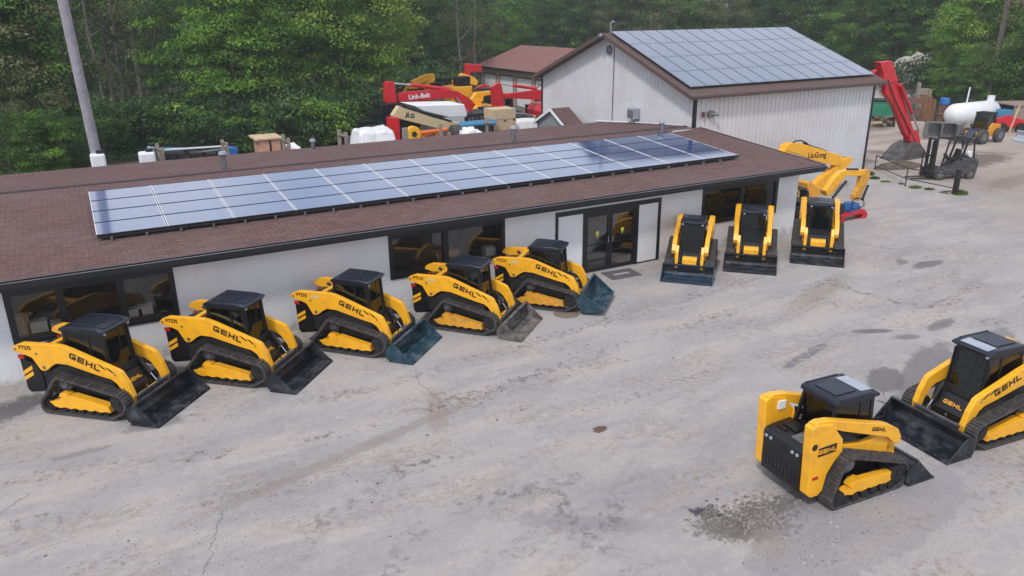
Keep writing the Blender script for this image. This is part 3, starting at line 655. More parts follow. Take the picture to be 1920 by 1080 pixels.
st(1510, 667, 14, 1.35, .17, (.12, .125, .15), .8, .4, 2, .5)
st(1634, 621, -25, .7, .18, DK, .75, .5, 2, .6)
st(1765, 608, 10, .9, .25, DK, .6, .7, 2, .9)
st(1700, 632, -20, .5, .2, DK, .6, .7, 2, .8)
st(1740, 495, 0, 1.0, .35, DK, .7, .7, 2, .9)
st(1690, 490, 30, .5, .25, DK, .6, .7, 2, .9)
st(1880, 640, 30, 1.6, .4, (.13, .125, .13), .6, .7, 2, .9)
st(1900, 660, 30, 1.2, .35, (.11, .10, .11), .6, .7, 2, .9)
st(25, 765, 40, 1.1, .6, DK, .8, .8, 2, 1.0)
st(150, 850, 0, .8, .15, (.16, .14, .13), .5, .8, 3, 1)
st(290, 795, 0, .8, .3, (.15, .15, .16), .7, .8, 2, .8)
st(1125, 805, 10, .22, .14, (.10, .05, .035), .9, .4, 4, .6)
st(992, 912, 5, .16, .12, (.2, .19, .19), .6, .3, 6, .8)
st(1062, 588, 0, .42, .42, (.16, .10, .08), .8, .15, 3, .1)
st(1540, 545, 20, 2.6, .5, (.27, .22, .19), .6, .8, 2, .9)
st(820, 770, 70, 1.4, .3, (.25, .19, .16), .5, .8, 3, .9)
st(690, 835, 14, 5.0, .22, (.23, .185, .165), .55, .8, 3, 1)
st(1090, 980, -35, 1.6, .3, (.20, .195, .21), .55, .8, 3, .9)
st(1830, 300, 10, 4.5, 1.6, (.10, .075, .065), .8, .8, .8, 1)
st(1700, 262, 0, 5.5, .8, (.22, .17, .13), .6, .8, .8, 1)
st(1900, 340, 10, 4.5, .8, (.17, .14, .125), .5, .8, .8, 1)
GM = ground_mat()
bm_ = MB(); bm_.add([(-600, -60, 0), (700, -60, 0), (700, 700, 0), (-600, 700, 0)], [(0, 1, 2, 3)])
tag(obj('ground', bm_, GM), kind='structure')
FLOORM = mat('woodland_floor', (.035, .035, .018), .95, col2=(.07, .06, .03), scale=.8, thr=(.4, .6))
bm_ = MB(); bm_.prism([(-60, 31.5), (5, 33), (14, 34), (26, 42), (34, 52), (50, 50), (58, 34), (66, 22), (72, 12), (110, -14), (400, -60), (690, 690), (-590, 690), (-590, 31)], .004, .008, ax='z')
tag(obj('woodland_ground', bm_, FLOORM), kind='structure')
# cracks
CRK = mat('crack_fill', (.16, .15, .15), .9)
def crack(name, pts, wd):
    b = MB(); vs = []; random.seed(len(pts) * 7)
    P = [on_z(*p) for p in pts]; Q = []
    for a, c in zip(P, P[1:]):
        for k in range(8): t = k / 8; Q.append(a.lerp(c, t) + Vector((random.uniform(-1, 1), random.uniform(-1, 1), 0)) * .05)
    Q.append(P[-1])
    for i, q in enumerate(Q):
        t = (Q[min(i + 1, len(Q) - 1)] - Q[max(i - 1, 0)]).normalized(); n = Vector((-t.y, t.x, 0)) * wd * random.uniform(.1, .75); vs += [(q + n)[:2] + (.005,), (q - n)[:2] + (.005,)]
    b.add(vs, [(2 * i, 2 * i + 1, 2 * i + 3, 2 * i + 2) for i in range(len(Q) - 1)]); tag(obj(name, b, CRK), kind='structure')
crack('pavement_crack', [(380, 1078), (395, 1040), (402, 1000), (412, 975), (418, 958)], .012)
crack('pavement_crack', [(778, 692), (790, 720), (822, 748), (850, 785)], .014)
crack('pavement_crack', [(1330, 500), (1365, 515), (1385, 530), (1400, 545)], .022)
crack('pavement_crack', [(1590, 448), (1640, 462), (1700, 470)], .02)
crack('pavement_crack', [(1640, 690), (1655, 730), (1660, 760)], .012)
crack('pavement_crack', [(0, 965), (30, 940), (60, 925)], .01)
# tyre tread prints: rows of short pressed bars on the dust
TRD = mat('tread_print', (.275, .268, .275), .9, col2=(.33, .32, .32), scale=6)
def tread(pts, wd, n):
    b = MB(); P = [on_z(*p) for p in pts]
    for k in range(n):
        u = k / n * (len(P) - 1); i = int(u); q = P[i].lerp(P[i + 1], u - i); t = (P[i + 1] - P[i]).normalized(); nn = Vector((-t.y, t.x, 0))
        if random.random() < .3 * (1 + sin(k * .7)): continue
        for s in (-1, 1):
            a = q + nn * s * .03; c = q + nn * s * wd + t * .06; e = t * .012
            b.add([(a - e)[:2] + (.004,), (a + e)[:2] + (.004,), (c + e)[:2] + (.004,), (c - e)[:2] + (.004,)], [(0, 1, 2, 3)])
    tag(obj('tread_print', b, TRD), kind='structure')
tread([(1052, 935), (1065, 975), (1090, 1005), (1130, 1025), (1180, 1040)], .19, 42)
tread([(1215, 848), (1190, 872), (1172, 895), (1160, 920)], .17, 26)

# faint tyre tracks: ragged dusty or dark ribbons pressed on the surface
def track_mat(name, col, lo):
    m = bpy.data.materials.new(name); m.use_nodes = True; nt = m.node_tree; b = nt.nodes['Principled BSDF']; b.inputs['Base Color'].default_value = rgb(col); b.inputs['Roughness'].default_value = .95; b.inputs['Specular IOR Level'].default_value = .2
    tc = nod(nt, 'ShaderNodeTexCoord'); n = nod(nt, 'ShaderNodeTexNoise', Scale=4.5, Detail=8.0, Roughness=.78); n2 = nod(nt, 'ShaderNodeTexNoise', Scale=.45, Detail=3.0); nt.links.new(tc.outputs['Object'], n.inputs['Vector']); nt.links.new(tc.outputs['Object'], n2.inputs['Vector'])
    a = nod(nt, 'ShaderNodeMapRange'); a.inputs[1].default_value = lo; a.inputs[2].default_value = lo + .12; a.inputs[4].default_value = .75; nt.links.new(n.outputs['Fac'], a.inputs[0]); c = nod(nt, 'ShaderNodeMapRange'); c.inputs[1].default_value = .42; c.inputs[2].default_value = .6; nt.links.new(n2.outputs['Fac'], c.inputs[0])
    mu = nod(nt, 'ShaderNodeMath', operation='MULTIPLY'); nt.links.new(a.outputs[0], mu.inputs[0]); nt.links.new(c.outputs[0], mu.inputs[1]); nt.links.new(mu.outputs[0], b.inputs['Alpha']); return m
TKD = track_mat('tyre_dust_dark', (.225, .21, .21), .50); TKL = track_mat('tyre_dust_pale', (.44, .40, .375), .47); TKB = track_mat('tyre_dust_brown', (.26, .195, .16), .53)
TZ = [.0045]
def ribbon(pts, wd, m, pair=0):
    P = [on_z(*p) for p in pts]; Q = []
    for i in range(len(P) - 1):
        a, b_, c, d = P[max(i - 1, 0)], P[i], P[i + 1], P[min(i + 2, len(P) - 1)]
        for k in range(10):
            t = k / 10; Q.append(.5 * ((2 * b_) + (c - a) * t + (2 * a - 5 * b_ + 4 * c - d) * t * t + (3 * b_ - a - 3 * c + d) * t ** 3))
    for off in ((0,) if not pair else (-pair / 2, pair / 2)):
        b = MB(); vs = []; TZ[0] += .0006
        for i, q in enumerate(Q):
            t = (Q[min(i + 1, len(Q) - 1)] - Q[max(i - 1, 0)]).normalized(); n = Vector((-t.y, t.x, 0)); w_ = wd * (1 + .35 * noise.noise(q * .8)); vs += [(q + n * (off + w_))[:2] + (TZ[0],), (q + n * (off - w_))[:2] + (TZ[0],)]
        b.add(vs, [(2 * i, 2 * i + 1, 2 * i + 3, 2 * i + 2) for i in range(len(Q) - 1)]); tag(obj('tyre_track', b, m), kind='structure')
ribbon([(-20, 945), (300, 905), (620, 860), (900, 790), (1180, 705), (1500, 600), (1800, 480), (1925, 430)], .22, TKB, 1.7)
ribbon([(60, 1080), (420, 960), (800, 890), (1150, 780), (1450, 650), (1620, 560), (1800, 450)], .25, TKL, 1.9)
ribbon([(1530, 540), (1690, 585), (1790, 590), (1860, 560), (1925, 500)], .20, TKD, 1.6)
ribbon([(900, 1078), (1010, 1000), (1180, 900), (1290, 800), (1420, 720), (1640, 640)], .2, TKL, 1.8)
ribbon([(1720, 480), (1712, 530), (1745, 575), (1830, 600), (1925, 605)], .12, TKB)
ribbon([(200, 830), (520, 800), (840, 720), (1100, 640), (1300, 580), (1560, 500)], .22, TKD, 1.7)
ribbon([(640, 1078), (700, 980), (860, 900), (1080, 850)], .2, TKD, 1.7)
ribbon([(1040, 920), (1062, 975), (1110, 1020), (1190, 1050), (1300, 1060)], .2, TKD)
ribbon([(1240, 830), (1180, 880), (1150, 940), (1150, 1000)], .2, TKD)
ribbon([(1250, 760), (1330, 790), (1360, 840), (1330, 900)], .22, TKL, 1.5)
# loose grit lying in bands
def gravel():
    rnd = random.Random(4); b = MB(); bands_ = [((-6, -8.5), (14, -4.5), 1.2), ((-8, -10), (8, -7), 1.6), ((2, -6), (26, -3), 1.8), ((5, -14.5), (9, -13), 1.0), ((-7, -1.2), (21, -.3), .25)]
    for i in range(3600):
        (x0, y0), (x1, y1), w_ = rnd.choice(bands_); t = rnd.random(); x = x0 + (x1 - x0) * t + rnd.gauss(0, w_ * .5); y = y0 + (y1 - y0) * t + rnd.gauss(0, w_ * .5); r = rnd.uniform(.006, .022) * (1 + (rnd.random() < .04) * 1.2); a = rnd.random() * 6.28; h = r * .8
        c = [(x + cos(a + k * 2.09) * r, y + sin(a + k * 2.09) * r * .8, .001) for k in range(3)]; b.add(c + [(x, y, h)], [(0, 1, 3), (1, 2, 3), (2, 0, 3)], rnd.choice((0, 0, 1)))
    for i in range(300):
        v = on_z(rnd.gauss(1405, 36), rnd.gauss(970, 13)); r = rnd.uniform(.012, .05) * (1 if i > 14 else 1.9)
        if i <= 14: v = on_z(rnd.gauss(1328, 9), rnd.gauss(962, 9))
        a = rnd.random() * 6.28; c = [(v.x + cos(a + k * 1.26) * r, v.y + sin(a + k * 1.26) * r * .8, .001) for k in range(5)]; tpz = [(v.x + cos(a + k * 1.26) * r * .6, v.y + sin(a + k * 1.26) * r * .5, r * .55) for k in range(5)]; b.add(c + tpz, [(k, (k + 1) % 5, (k + 1) % 5 + 5, k + 5) for k in range(5)] + [(5, 6, 7, 8, 9)], 0 if rnd.random() < .55 or i <= 14 else 2)
    return b
tag(obj('gravel', gravel, [mat('grit_dark', (.15, .135, .13), .9), mat('grit_pale', (.42, .39, .36), .9), mat('grit_mid', (.24, .22, .21), .9)]), 'loose grit scattered in bands over the yard', kind='stuff')

# ================================================================== low shop building
BX0, BX1, BD = -13.0, 21.16, 13.3
E0, ZR, YR, ZB, RX0, RX1 = 2.85, 3.50, 7.24, 2.97, -15.0, 21.9
YF, YB = -.60, 13.9
shop = tag(empty('shop_building', (0, 0, 0)), 'long low white brick shop with brown shingle roof and black trimmed windows', 'building')
W1, W2, W3, DR = (-6.19, -2.34), (3.67, 7.66), (16.08, 20.03), (9.60, 14.10)
ZT, ZW, ZD = 2.43, 1.02, 2.36
def wall():
    b = MB(); T = .22; top = 2.80
    xs = [BX0, W1[0], W1[1], W2[0], W2[1], DR[0], DR[1], W3[0], W3[1], BX1]
    for i in range(0, 10, 2): b.box(xs[i], xs[i + 1], 0, T, 0, top)
    for a, c in (W1, W2, W3): b.box(a, c, .001, T, 0, ZW); b.box(a, c, .001, T, ZT, top)
    b.box(DR[0], DR[1], .001, T, ZD, top)
    b.prism([(T, 0), (BD, 0), (BD, 2.9), (YR, 3.36), (T, 2.8)], BX1 - .22, BX1, ax='x'); b.prism([(T, 0), (BD, 0), (BD, 2.9), (YR, 3.36), (T, 2.8)], BX0, BX0 + .22, ax='x')
    b.box(BX0 + .22, BX1 - .22, BD - .2, BD, 0, 2.9); return b
obj('wall', wall, BRICKM, shop)
INT = mat('dim_interior', (.30, .25, .21), .9, var=.3, scale=.8)
def inner():
    b = MB()
    b.box(BX0 + .3, BX1 - .3, 4.6, 4.75, 0, 2.75); b.box(BX0 + .3, BX1 - .3, .24, 4.6, .01, .03); b.box(BX0 + .3, BX1 - .3, .24, 4.6, 2.7, 2.75)
    for x in (-9, 2.9, 8.8, 15.2): b.box(x, x + .12, .24, 4.6, .03, 2.7)
    return b
obj('interior_wall', inner, INT, shop)
def roofmesh():
    b = MB(); T = .10; P0 = [(YF, E0), (YR, ZR), (YB, ZB)]
    def sl(x0, x1, a, c):
        s = (c[1] - a[1]) / (c[0] - a[0]); b.prism([(a[0], a[1]), (c[0], c[1]), (c[0], c[1] - T), (a[0], a[1] - T)], x0, x1, ax='x')
    return sl, b
sl_, rb_ = roofmesh(); sl_(RX0, RX1, (YF, E0), (6.8, E0 + (6.8 - YF) * (ZR - E0) / (YR - YF))); sl_(RX0, 21.46, (6.8, E0 + (6.8 - YF) * (ZR - E0) / (YR - YF)), (YR, ZR)); sl_(RX0, 21.46, (YR, ZR), (YB, ZB))
rf_ = obj('roof', rb_, SHING, shop)
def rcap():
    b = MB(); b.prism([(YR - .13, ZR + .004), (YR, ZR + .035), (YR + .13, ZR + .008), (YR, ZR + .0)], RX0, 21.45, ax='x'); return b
obj('ridge_cap', rcap, mat('ridge_dark_brown', (.05, .035, .045), .9), rf_)  # dark brown cap strip along the ridge, one even colour
def rk():
    b = MB(); b.prism([(YF, E0 - .14), (6.8, E0 + .61 - .14), (6.8, E0 + .61 + .03), (YF, E0 + .025)], RX1, RX1 + .03, ax='x'); return b
obj('rake_board', rk, TRIM, rf_)
obj('fascia', lambda: MB().box(RX0, RX1, YF - .03, YF, E0 - .24, E0 - .015), TRIM, shop)
obj('soffit', lambda: MB().box(RX0, RX1 - .02, YF, -.002, E0 - .24, E0 - .22), TRIM, shop)
def gut():
    b = MB(); b.prism([(YF - .13, E0 - .10), (YF - .14, E0 + .0), (YF - .12, E0 + .0), (YF - .112, E0 - .08), (YF - .035, E0 - .08), (YF - .035, E0 - .10)], RX0, RX1 - .05, ax='x')
    b.box(RX0, RX1 - .05, YF - .165, YF - .141, E0 - .13, E0 - .005, 1); b.box(RX0, RX1 - .05, YF - .034, YF - .001, E0 - .014, E0 + .018, 1); return b
obj('gutter', gut, [GUT, TRIM], shop)
obj('frieze_board', lambda: MB().box(BX0, BX1, -.02, -.003, 2.50, 2.56), mat('pale_trim', (.55, .54, .52), .6), shop)
def window(x0, x1, mull):
    f = MB(); y0, y1 = -.03, .10; t = .13
    f.box(x0, x1, y0, y1, ZW, ZW + t); f.box(x0, x1, y0, y1, ZT - t, ZT); f.box(x0, x0 + t, y0, y1, ZW + t, ZT - t); f.box(x1 - t, x1, y0, y1, ZW + t, ZT - t)
    for m in mull: f.box(m - .09, m + .09, y0, y1, ZW + t, ZT - t)
    fo = obj('window_frame', f, TRIM, shop, bevel=.006)
    e = [x0 + t] + [v for m in mull for v in (m - .09, m + .09)] + [x1 - t]
    for a, c in zip(e[::2], e[1::2]): obj('window_pane', MB().box(a, c, .045, .053, ZW + t, ZT - t), GLW, fo)
    obj('window_sill', MB().box(x0 + .1, x1 - .1, .10, .34, ZW + .06, ZW + .12), mat('sill_brown', (.22, .16, .12), .6), fo)
window(W1[0], W1[1], [-5.0, -3.64]); window(W2[0], W2[1], [5.55]); window(W3[0], W3[1], [18.1])
# entrance
fb = MB(); a0, a1, a2, a3, ac = DR[0], 10.72, 13.1, DR[1], 11.88
fb.box(a0, a3, -.04, .12, ZD - .16, ZD); fb.box(a0, a0 + .10, -.04, .12, 0, ZD - .16); fb.box(a3 - .11, a3, -.04, .12, 0, ZD - .16)
fb.box(a1, a1 + .12, -.04, .12, 0, ZD - .16); fb.box(a2 - .12, a2, -.04, .12, 0, ZD - .16)
fb.box(a1 + .12, a2 - .12, -.03, .12, 2.10, ZD - .16); fb.box(a0 + .1, a1, -.02, .1, .0, .05); fb.box(a2, a3 - .11, -.02, .1, 0, .05)
ef = obj('entrance_frame', fb, TRIM, shop, bevel=.006)
obj('side_panel', MB().box(a0 + .10, a1, .0, .05, .05, ZD - .16), DOORW, ef); obj('side_panel', MB().box(a2, a3 - .11, .0, .05, .05, ZD - .16), DOORW, ef)
for x0, x1, hx in ((a1 + .12, ac - .01, ac - .10), (ac + .01, a2 - .12, ac + .10)):
    d = MB(); t = .09; d.box(x0, x0 + t, .0, .05, .02, 2.10); d.box(x1 - t, x1, .0, .05, .02, 2.10); d.box(x0 + t, x1 - t, .0, .05, 2.01, 2.10); d.box(x0 + t, x1 - t, .0, .05, .02, .14)
    for z in (.98, .42, .70): d.box(x0 + t, x1 - t, .012, .03, z, z + (.035 if z > .9 else .015))
    do = obj('glass_door', d, TRIM, shop)
    obj('door_pane', MB().box(x0 + t, x1 - t, .033, .039, .14, 2.01), GLW, do)
    obj('door_handle', MB().tube([(hx, -.04, 1.02), (hx, -.04, 1.24)], .018, 8).box(hx - .01, hx + .01, -.04, 0, 1.03, 1.05).box(hx - .01, hx + .01, -.04, 0, 1.21, 1.23), CHR, do)
    c = (x0 + x1) / 2; s = MB(); s.tube([(c, .028, 1.40), (c, .032, 1.40)], .075, 20); s.box(c - .05, c + .05, .028, .032, 1.27, 1.31)
    obj('door_sticker', s, mat('yellow_sticker', (.72, .68, .10), .5), do)
def mat_mesh():
    b = MB(); b.prism([(-.62, -.42), (.60, -.42), (.62, .42), (-.60, .42)], .004, .018, ax='z'); return b
v = on_z(1165, 514); dm = obj('doormat', mat_mesh, mat('mat_grey', (.10, .095, .10), .95, bump=.5), loc=(v.x, v.y, 0), rot=(0, 0, R(-4))); tag(dm, 'dark grey doormat with a pale worn stripe on the asphalt before the glass doors', 'doormat')
obj('worn_stripe', MB().box(-.3, .3, -.08, .08, .019, .022), mat('pale_stripe', (.35, .34, .35), .9), dm)
# things in the shop windows
def wbox(px, py, w_, h_, d_, m, label, cat, grp=None, nm='display_box'):
    p = on_y(px, py, .30); tb = MB().box(-w_ / 2, w_ / 2, -d_ / 2, d_ / 2, 0, h_); tb.box(-w_ / 2 - .01, w_ / 2 + .01, -.02, .02, h_ - .004, h_ + .006)
    o = obj(nm, tb, m, loc=(p.x, .52, .90), bevel=.006); tag(o, label, cat, grp); return o
def counter(x0, x1, nm='display_counter', lab=''):
    b = MB().box(x0, x1, .36, .9, .03, .86).box(x0 - .03, x1 + .03, .34, .93, .86, .90); tag(obj(nm, b, mat('counter_brown', (.16, .10, .07), .6)), lab, 'counter')
counter(-6.0, -2.5, lab='low brown counter inside the three-pane shop window'); counter(3.9, 7.4, lab='low brown counter inside the two-pane shop window beside the entrance')
WB = mat('white_carton', (.72, .74, .74), .7, var=.1); CB = mat('cardboard', (.42, .27, .15), .8)
wbox(72, 615, .42, .52, .3, WB, 'tall white carton inside the left pane of the three-pane window', 'box')
wbox(112, 600, .46, .42, .3, WB, 'wide white carton leaning on another in the left window pane', 'box')
wbox(40, 600, .3, .75, .3, CB, 'brown cardboard carton at the far left of the three-pane window', 'box')
wbox(250, 575, .38, .42, .3, WB, 'white carton at the left of the right-hand pane of the three-pane window', 'box')
wbox(272, 572, .36, .46, .3, WB, 'white carton in the middle of the right-hand pane of the three-pane window', 'box')
wbox(922, 480, .36, .5, .3, WB, 'white carton in the right corner of the two-pane window', 'box')
sh = MB().ball((0, 0, .10), .14, rz=.75).tube([(0, 0, .0), (0, 0, .02)], .19, 16); p = on_y(303, 560, .55); tag(obj('hard_hat', sh, WB, loc=(p.x, .55, .9), smooth=True), 'white hard hat lying in the right corner of the three-pane window', 'hard hat')
wbox(840, 450, .8, .62, .4, mat('tan_bag', (.34, .22, .10), .9, bump=.5), 'big tan sack inside the left pane of the two-pane window', 'sack', nm='sack')
# solar array on the shop roof
SLP = math.atan((ZR - E0) / (YR - YF))
def panel_mesh(w_, h_):
    b = MB(); t = .035; f = .022
    b.box(0, w_, 0, f, 0, t, 2).box(0, w_, h_ - f, h_, 0, t, 2).box(0, f, f, h_ - f, 0, t).box(w_ - f, w_, f, h_ - f, 0, t); b.box(f, w_ - f, f, h_ - f, .008, t - .006, m=1); return b
for i in range(13):
    for j in range(4):
        x = -3.95 + i * 1.781; d = 1.44 + j * 1.083; z = E0 + (d - YF) * math.tan(SLP) + .15
        o = obj('solar_panel', lambda: panel_mesh(1.755, 1.072), [FRAME, SOLAR, FRAMEB], loc=(x, d, z), rot=(SLP, 0, 0), key='pan1')
        tag(o, 'framed blue-grey solar panel in the long flat array on the low shop roof', 'solar panel', 'solar panels on the shop roof')
rl = empty('panel_racking', (0, 0, 0)); tag(rl, 'black support rails and feet under the low shop roof solar array', 'rack')
def zroof(y): return E0 + (y - YF) * math.tan(SLP)
for y in (1.46, 5.68): obj('rail', MB().box(-3.93, 19.18, y - .03, y + .03, zroof(y) + .075, zroof(y) + .135), FRAMEB, rl)
for i in range(27): x = -3.6 + i * .87; obj('foot', MB().box(-.03, .03, -.05, .05, 0, .10).box(-.012, .012, -.12, -.09, -.0, .12), STEEL, rl, loc=(x, 1.43, zroof(1.43)), key='pfoot')
# roof vents and conduit
def vent(px, py, ytop, r, h, lab, Y=None):
    # base on back or front slope at given pixel
    Y = Y or 8.2; p = on_y(px, py, Y); z = ZR - (Y - YR) * (ZR - ZB) / (YB - YR) if Y > YR else zroof(Y)
    t = tag(empty('roof_vent', (p.x, Y, z - .05)), lab, 'vent', 'grey vents on the shop roof')
    obj('pipe', MB().tube([(0, 0, 0), (0, 0, h)], r, 14), STEEL, t, smooth=True); obj('cap', MB().tube([(0, 0, h - .02), (0, 0, h + .08)], r * 1.55, 14, r2=r * 1.2), GUT, t, smooth=True); return t
vent(421, 318, 290, .10, .62, 'grey capped vent on the roof ridge above the left half of the solar array', 7.9)
vent(963, 267, 245, .10, .62, 'grey capped vent on the roof ridge left of the small gable hut', 7.9)
vent(587, 275, 259, .09, .42, 'short grey vent near the back eave beside the weathered posts', 12.9)
vent(1240, 248, 235, .11, .55, 'pale grey vent beside the right end of the solar array', 6.4)
pts = [on_y(1118, 227, 12.6), on_y(1180, 229, 11.4), on_y(1250, 233, 8.4), on_y(1290, 236, 7.4), on_y(1303, 240, 6.95), on_y(1296, 244, 6.6), on_y(1262, 247, 6.35)]
tag(obj('conduit', MB().tube(pts, .045, 8), mat('pale_conduit', (.5, .52, .56), .4), smooth=True), 'pale grey bent conduit pipe running over the roof beside the barn wall', 'pipe')

# ================================================================== barn
BA = Vector((34.34, 6.89, 0)); TH = .009; BL, BH, BW, BR_, OE, OG = 12.82, 5.006, 13.6, 2.51, .35, .55
barn = tag(empty('barn', BA, TH), 'large pale ribbed metal barn with dark trim and solar panels on its roof', 'barn')
RIBM = mat('ribbed_metal', (.60, .61, .65), .45, col2=(.55, .545, .56), scale=.7)
RIBM2 = mat('ribbed_metal_line', (.44, .45, .50), .5)
def bw():
    b = MB(); sl = BR_ / (BW / 2)
    b.box(-BL, 0, 0, .1, 0, BH); b.box(-BL, 0, BW - .1, BW, 0, BH)
    for x in (-BL, -.1): b.prism([(.1, 0), (BW - .1, 0), (BW - .1, BH), (BW / 2, BH + BR_), (.1, BH)], x, x + .1, ax='x')
    k = 0; x = -BL + .1
    while x < -.05: b.box(x, x + .035, -.016, 0, .05, BH - .05); b.box(x - .015, x, -.006, 0, .05, BH - .05, m=1); x += .29
    y = .1
    while y < BW - .05: h = BH + min(y, BW - y) * sl - .06; b.box(-BL - .016, -BL, y, y + .035, .05, h); b.box(-BL - .006, -BL, y + .035, y + .055, .05, h, m=1); y += .29
    return b
wl_ = obj('wall', bw, [RIBM, RIBM2], barn)
for (x, y) in ((-BL - .04, -.04), (-.08, -.04), (-BL - .04, BW - .08)): obj('corner_trim', MB().box(x, x + .14, y, y + .14, 0, BH), TRIM, wl_)
obj('center_seam', MB().box(-BL - .04, -BL - .03, BW / 2 - .45, BW / 2 - .41, .1, BH + BR_ - .3), TRIM, wl_)
sl = BR_ / (BW / 2); SB = math.atan(sl)
def br():
    b = MB(); T = .12
    for s in (0, 1):
        P = [(-OE, BH - sl * OE + .1), (BW / 2, BH + BR_ + .1), (BW / 2, BH + BR_ + .1 - T), (-OE, BH - sl * OE + .1 - T)]
        if s: P = [(BW - p[0], p[1]) for p in P]
        b.prism(P, -BL - OG, .55, ax='x')
    return b
brf = obj('roof', br, SHINGB, barn)
def brk():
    b = MB(); T = .20
    for s in (0, 1):
        P = [(-OE - .02, BH - sl * OE + .12), (BW / 2, BH + BR_ + .12), (BW / 2, BH + BR_ + .12 - T), (-OE - .02, BH - sl * OE + .12 - T)]
        if s: P = [(BW - p[0], p[1]) for p in P]
        b.prism(P, -BL - OG - .03, -BL - OG, ax='x')
    return b
obj('rake_board', brk, mat('brown_trim', (.10, .065, .06), .5), brf)
obj('gutter', MB().box(-BL - OG, .55, -OE - .12, -OE, BH - sl * OE - .04, BH - sl * OE + .07), mat('brown_gutter', (.07, .045, .045), .5), brf)
ac_ = obj('wall_heater', MB().box(-.38, 0, -.28, .28, -.25, .28).box(-.40, -.38, -.24, .24, -.2, .22), mat('grey_unit', (.33, .35, .40), .5), barn, loc=(-BL - .03, 4.3, 3.7), bevel=.01)
g_ = MB()
for k in range(7): g_.box(-.415, -.40, -.22 + k * .07, -.20 + k * .07, -.18, .2)
obj('heater_grille', g_, BLKM, ac_); obj('heater_bracket', MB().tube([(-.2, 0, -.25), (-.2, 0, -.55), (0, 0, -.6)], .03, 6).tube([(-.05, -.2, -.25), (-.05, -.2, -.8)], .02, 6), STEEL, ac_)
obj('gable_vent', MB().tube([(-.01, 0, 0), (-.07, 0, 0)], .24, 20), STEEL, barn, loc=(-BL - .02, BW / 2 - .0, BH + 1.75))
obj('exhaust_pipe', MB().tube([(0, 0, 0), (0, -.14, 0)], .17, 16).tube([(0, -.1, 0), (.28, -.3, 0)], .07, 10), STEEL, barn, loc=(-BL + .95, -.03, 4.05), smooth=True)
obj('wall_light', MB().box(-.05, .05, -.12, 0, -.12, .12), RUST, barn, loc=(-BL + .5, -.03, 4.05))
obj('vent_stack', MB().tube([(0, 0, 0), (0, 0, .55), (.12, 0, .66), (.22, 0, .60)], .06, 8), STEEL, barn, loc=(-BL + .1, BW / 2 + .12, BH + BR_), smooth=True)
lamp_ = obj('flood_lamp', MB().ball((0, 0, 0), .14).tube([(0, 0, 0), (.3, 0, 0)], .03, 6), STEEL, barn, loc=(-BL - .62, BW / 2, BH + BR_ - .05), smooth=True)
Mb = Matrix.Translation(BA) @ Matrix.Rotation(TH, 4, 'Z')
for i in range(13):
    for j in range(4):
        s_ = .32 + j * 1.70; loc = Mb @ Vector((-BL - .15 + i * 1.015, s_ * cos(SB) - .05, BH + .22 + s_ * sin(SB) - sl * .05))
        o = obj('solar_panel', lambda: panel_mesh(1.003, 1.69), [mat('panel_blue_edge', (.07, .08, .11), .4), SOLAR2, mat('panel_grey_edge', (.16, .19, .26), .4)], loc=loc, rot=(SB, 0, TH), key='pan2')
        tag(o, 'dark framed solar panel in the steep array on the pale metal barn roof', 'solar panel', 'solar panels on the barn roof')

# small gable hut behind the shop roof: gable faces -X
def on_x(x, y, X):
    d = ray(x, y); return CP + d * ((X - CP.x) / d.x)
HXX = on_y(1036, 204, 16.6).x; pk = on_x(1036, 204, HXX); l_ = on_x(1006, 227, HXX); r_ = on_x(1062, 236, HXX); hl = on_y(1067, 197, pk.y).x - HXX
hut = tag(empty('gable_hut', (HXX, pk.y, 0)), 'small grey shed gable with white trim and brown shingles behind the shop roof', 'shed')
hwl, hwr = l_.y - pk.y, pk.y - r_.y; zl, zr = l_.z, r_.z
obj('wall', MB().prism([(hwl * .85, 0), (hwl * .85, pk.z + (zl - pk.z) * .85 - .05), (0, pk.z - .05), (-hwr * .85, pk.z + (zr - pk.z) * .85 - .05), (-hwr * .85, 0)], 0, hl - .1, ax='x'), mat('grey_boards', (.24, .26, .29), .8, var=.35, scale=8), hut)
for yy, zz in ((hwl, zl), (-hwr, zr)):
    obj('roof', MB().prism([(0, pk.z + .03), (yy * 1.1, pk.z + (zz - pk.z) * 1.1 + .03), (yy * 1.1, pk.z + (zz - pk.z) * 1.1 - .05), (0, pk.z - .05)], -.15, hl, ax='x'), SHING, hut)
    obj('white_trim', MB().prism([(0, pk.z + .04), (yy * 1.12, pk.z + (zz - pk.z) * 1.12 + .04), (yy * 1.12, pk.z + (zz - pk.z) * 1.12 - .10), (0, pk.z - .12)], -.20, -.15, ax='x'), WHT, hut)

# brown-roofed garage behind the barn: its door front faces -X
def on_x(x, y, X):
    d = ray(x, y); return CP + d * ((X - CP.x) / d.x)
GX = 34.0
gf = on_x(903, 120, GX); gn = on_x(1125, 142, GX); gh = gf.z
gar = tag(empty('garage', (GX, gf.y, 0)), 'tan garage with reddish brown gable roof and white roller doors behind the barn', 'garage')
gl = gf.y - gn.y; gd = 10.0; TIP = on_x(972, 84, GX + gd / 2); gh2 = TIP.z - gh
dys = [(on_x(a, 150, GX).y - gf.y, on_x(c, 150, GX).y - gf.y) for a, c in ((908, 930), (937, 962), (968.5, 997), (1004, 1036), (1043, 1078))]
gb = MB(); zd = on_x(950, 143, GX).z; gb.box(0, .2, -gl, 0, zd, gh); gb.box(.2, gd, -.2, 0, 0, gh); gb.box(gd - .2, gd, -gl, -.2, 0, gh); gb.box(.2, gd - .2, -gl, -gl + .2, 0, gh)
for y in (-.001, -gl + .2): gb.prism([(0, gh), (gd, gh), (gd / 2, gh + gh2 - .1)], y - .19, y, ax='y')
yp = 0
for y0, y1 in dys: gb.box(0, .2, y0, yp, 0, zd); yp = y1
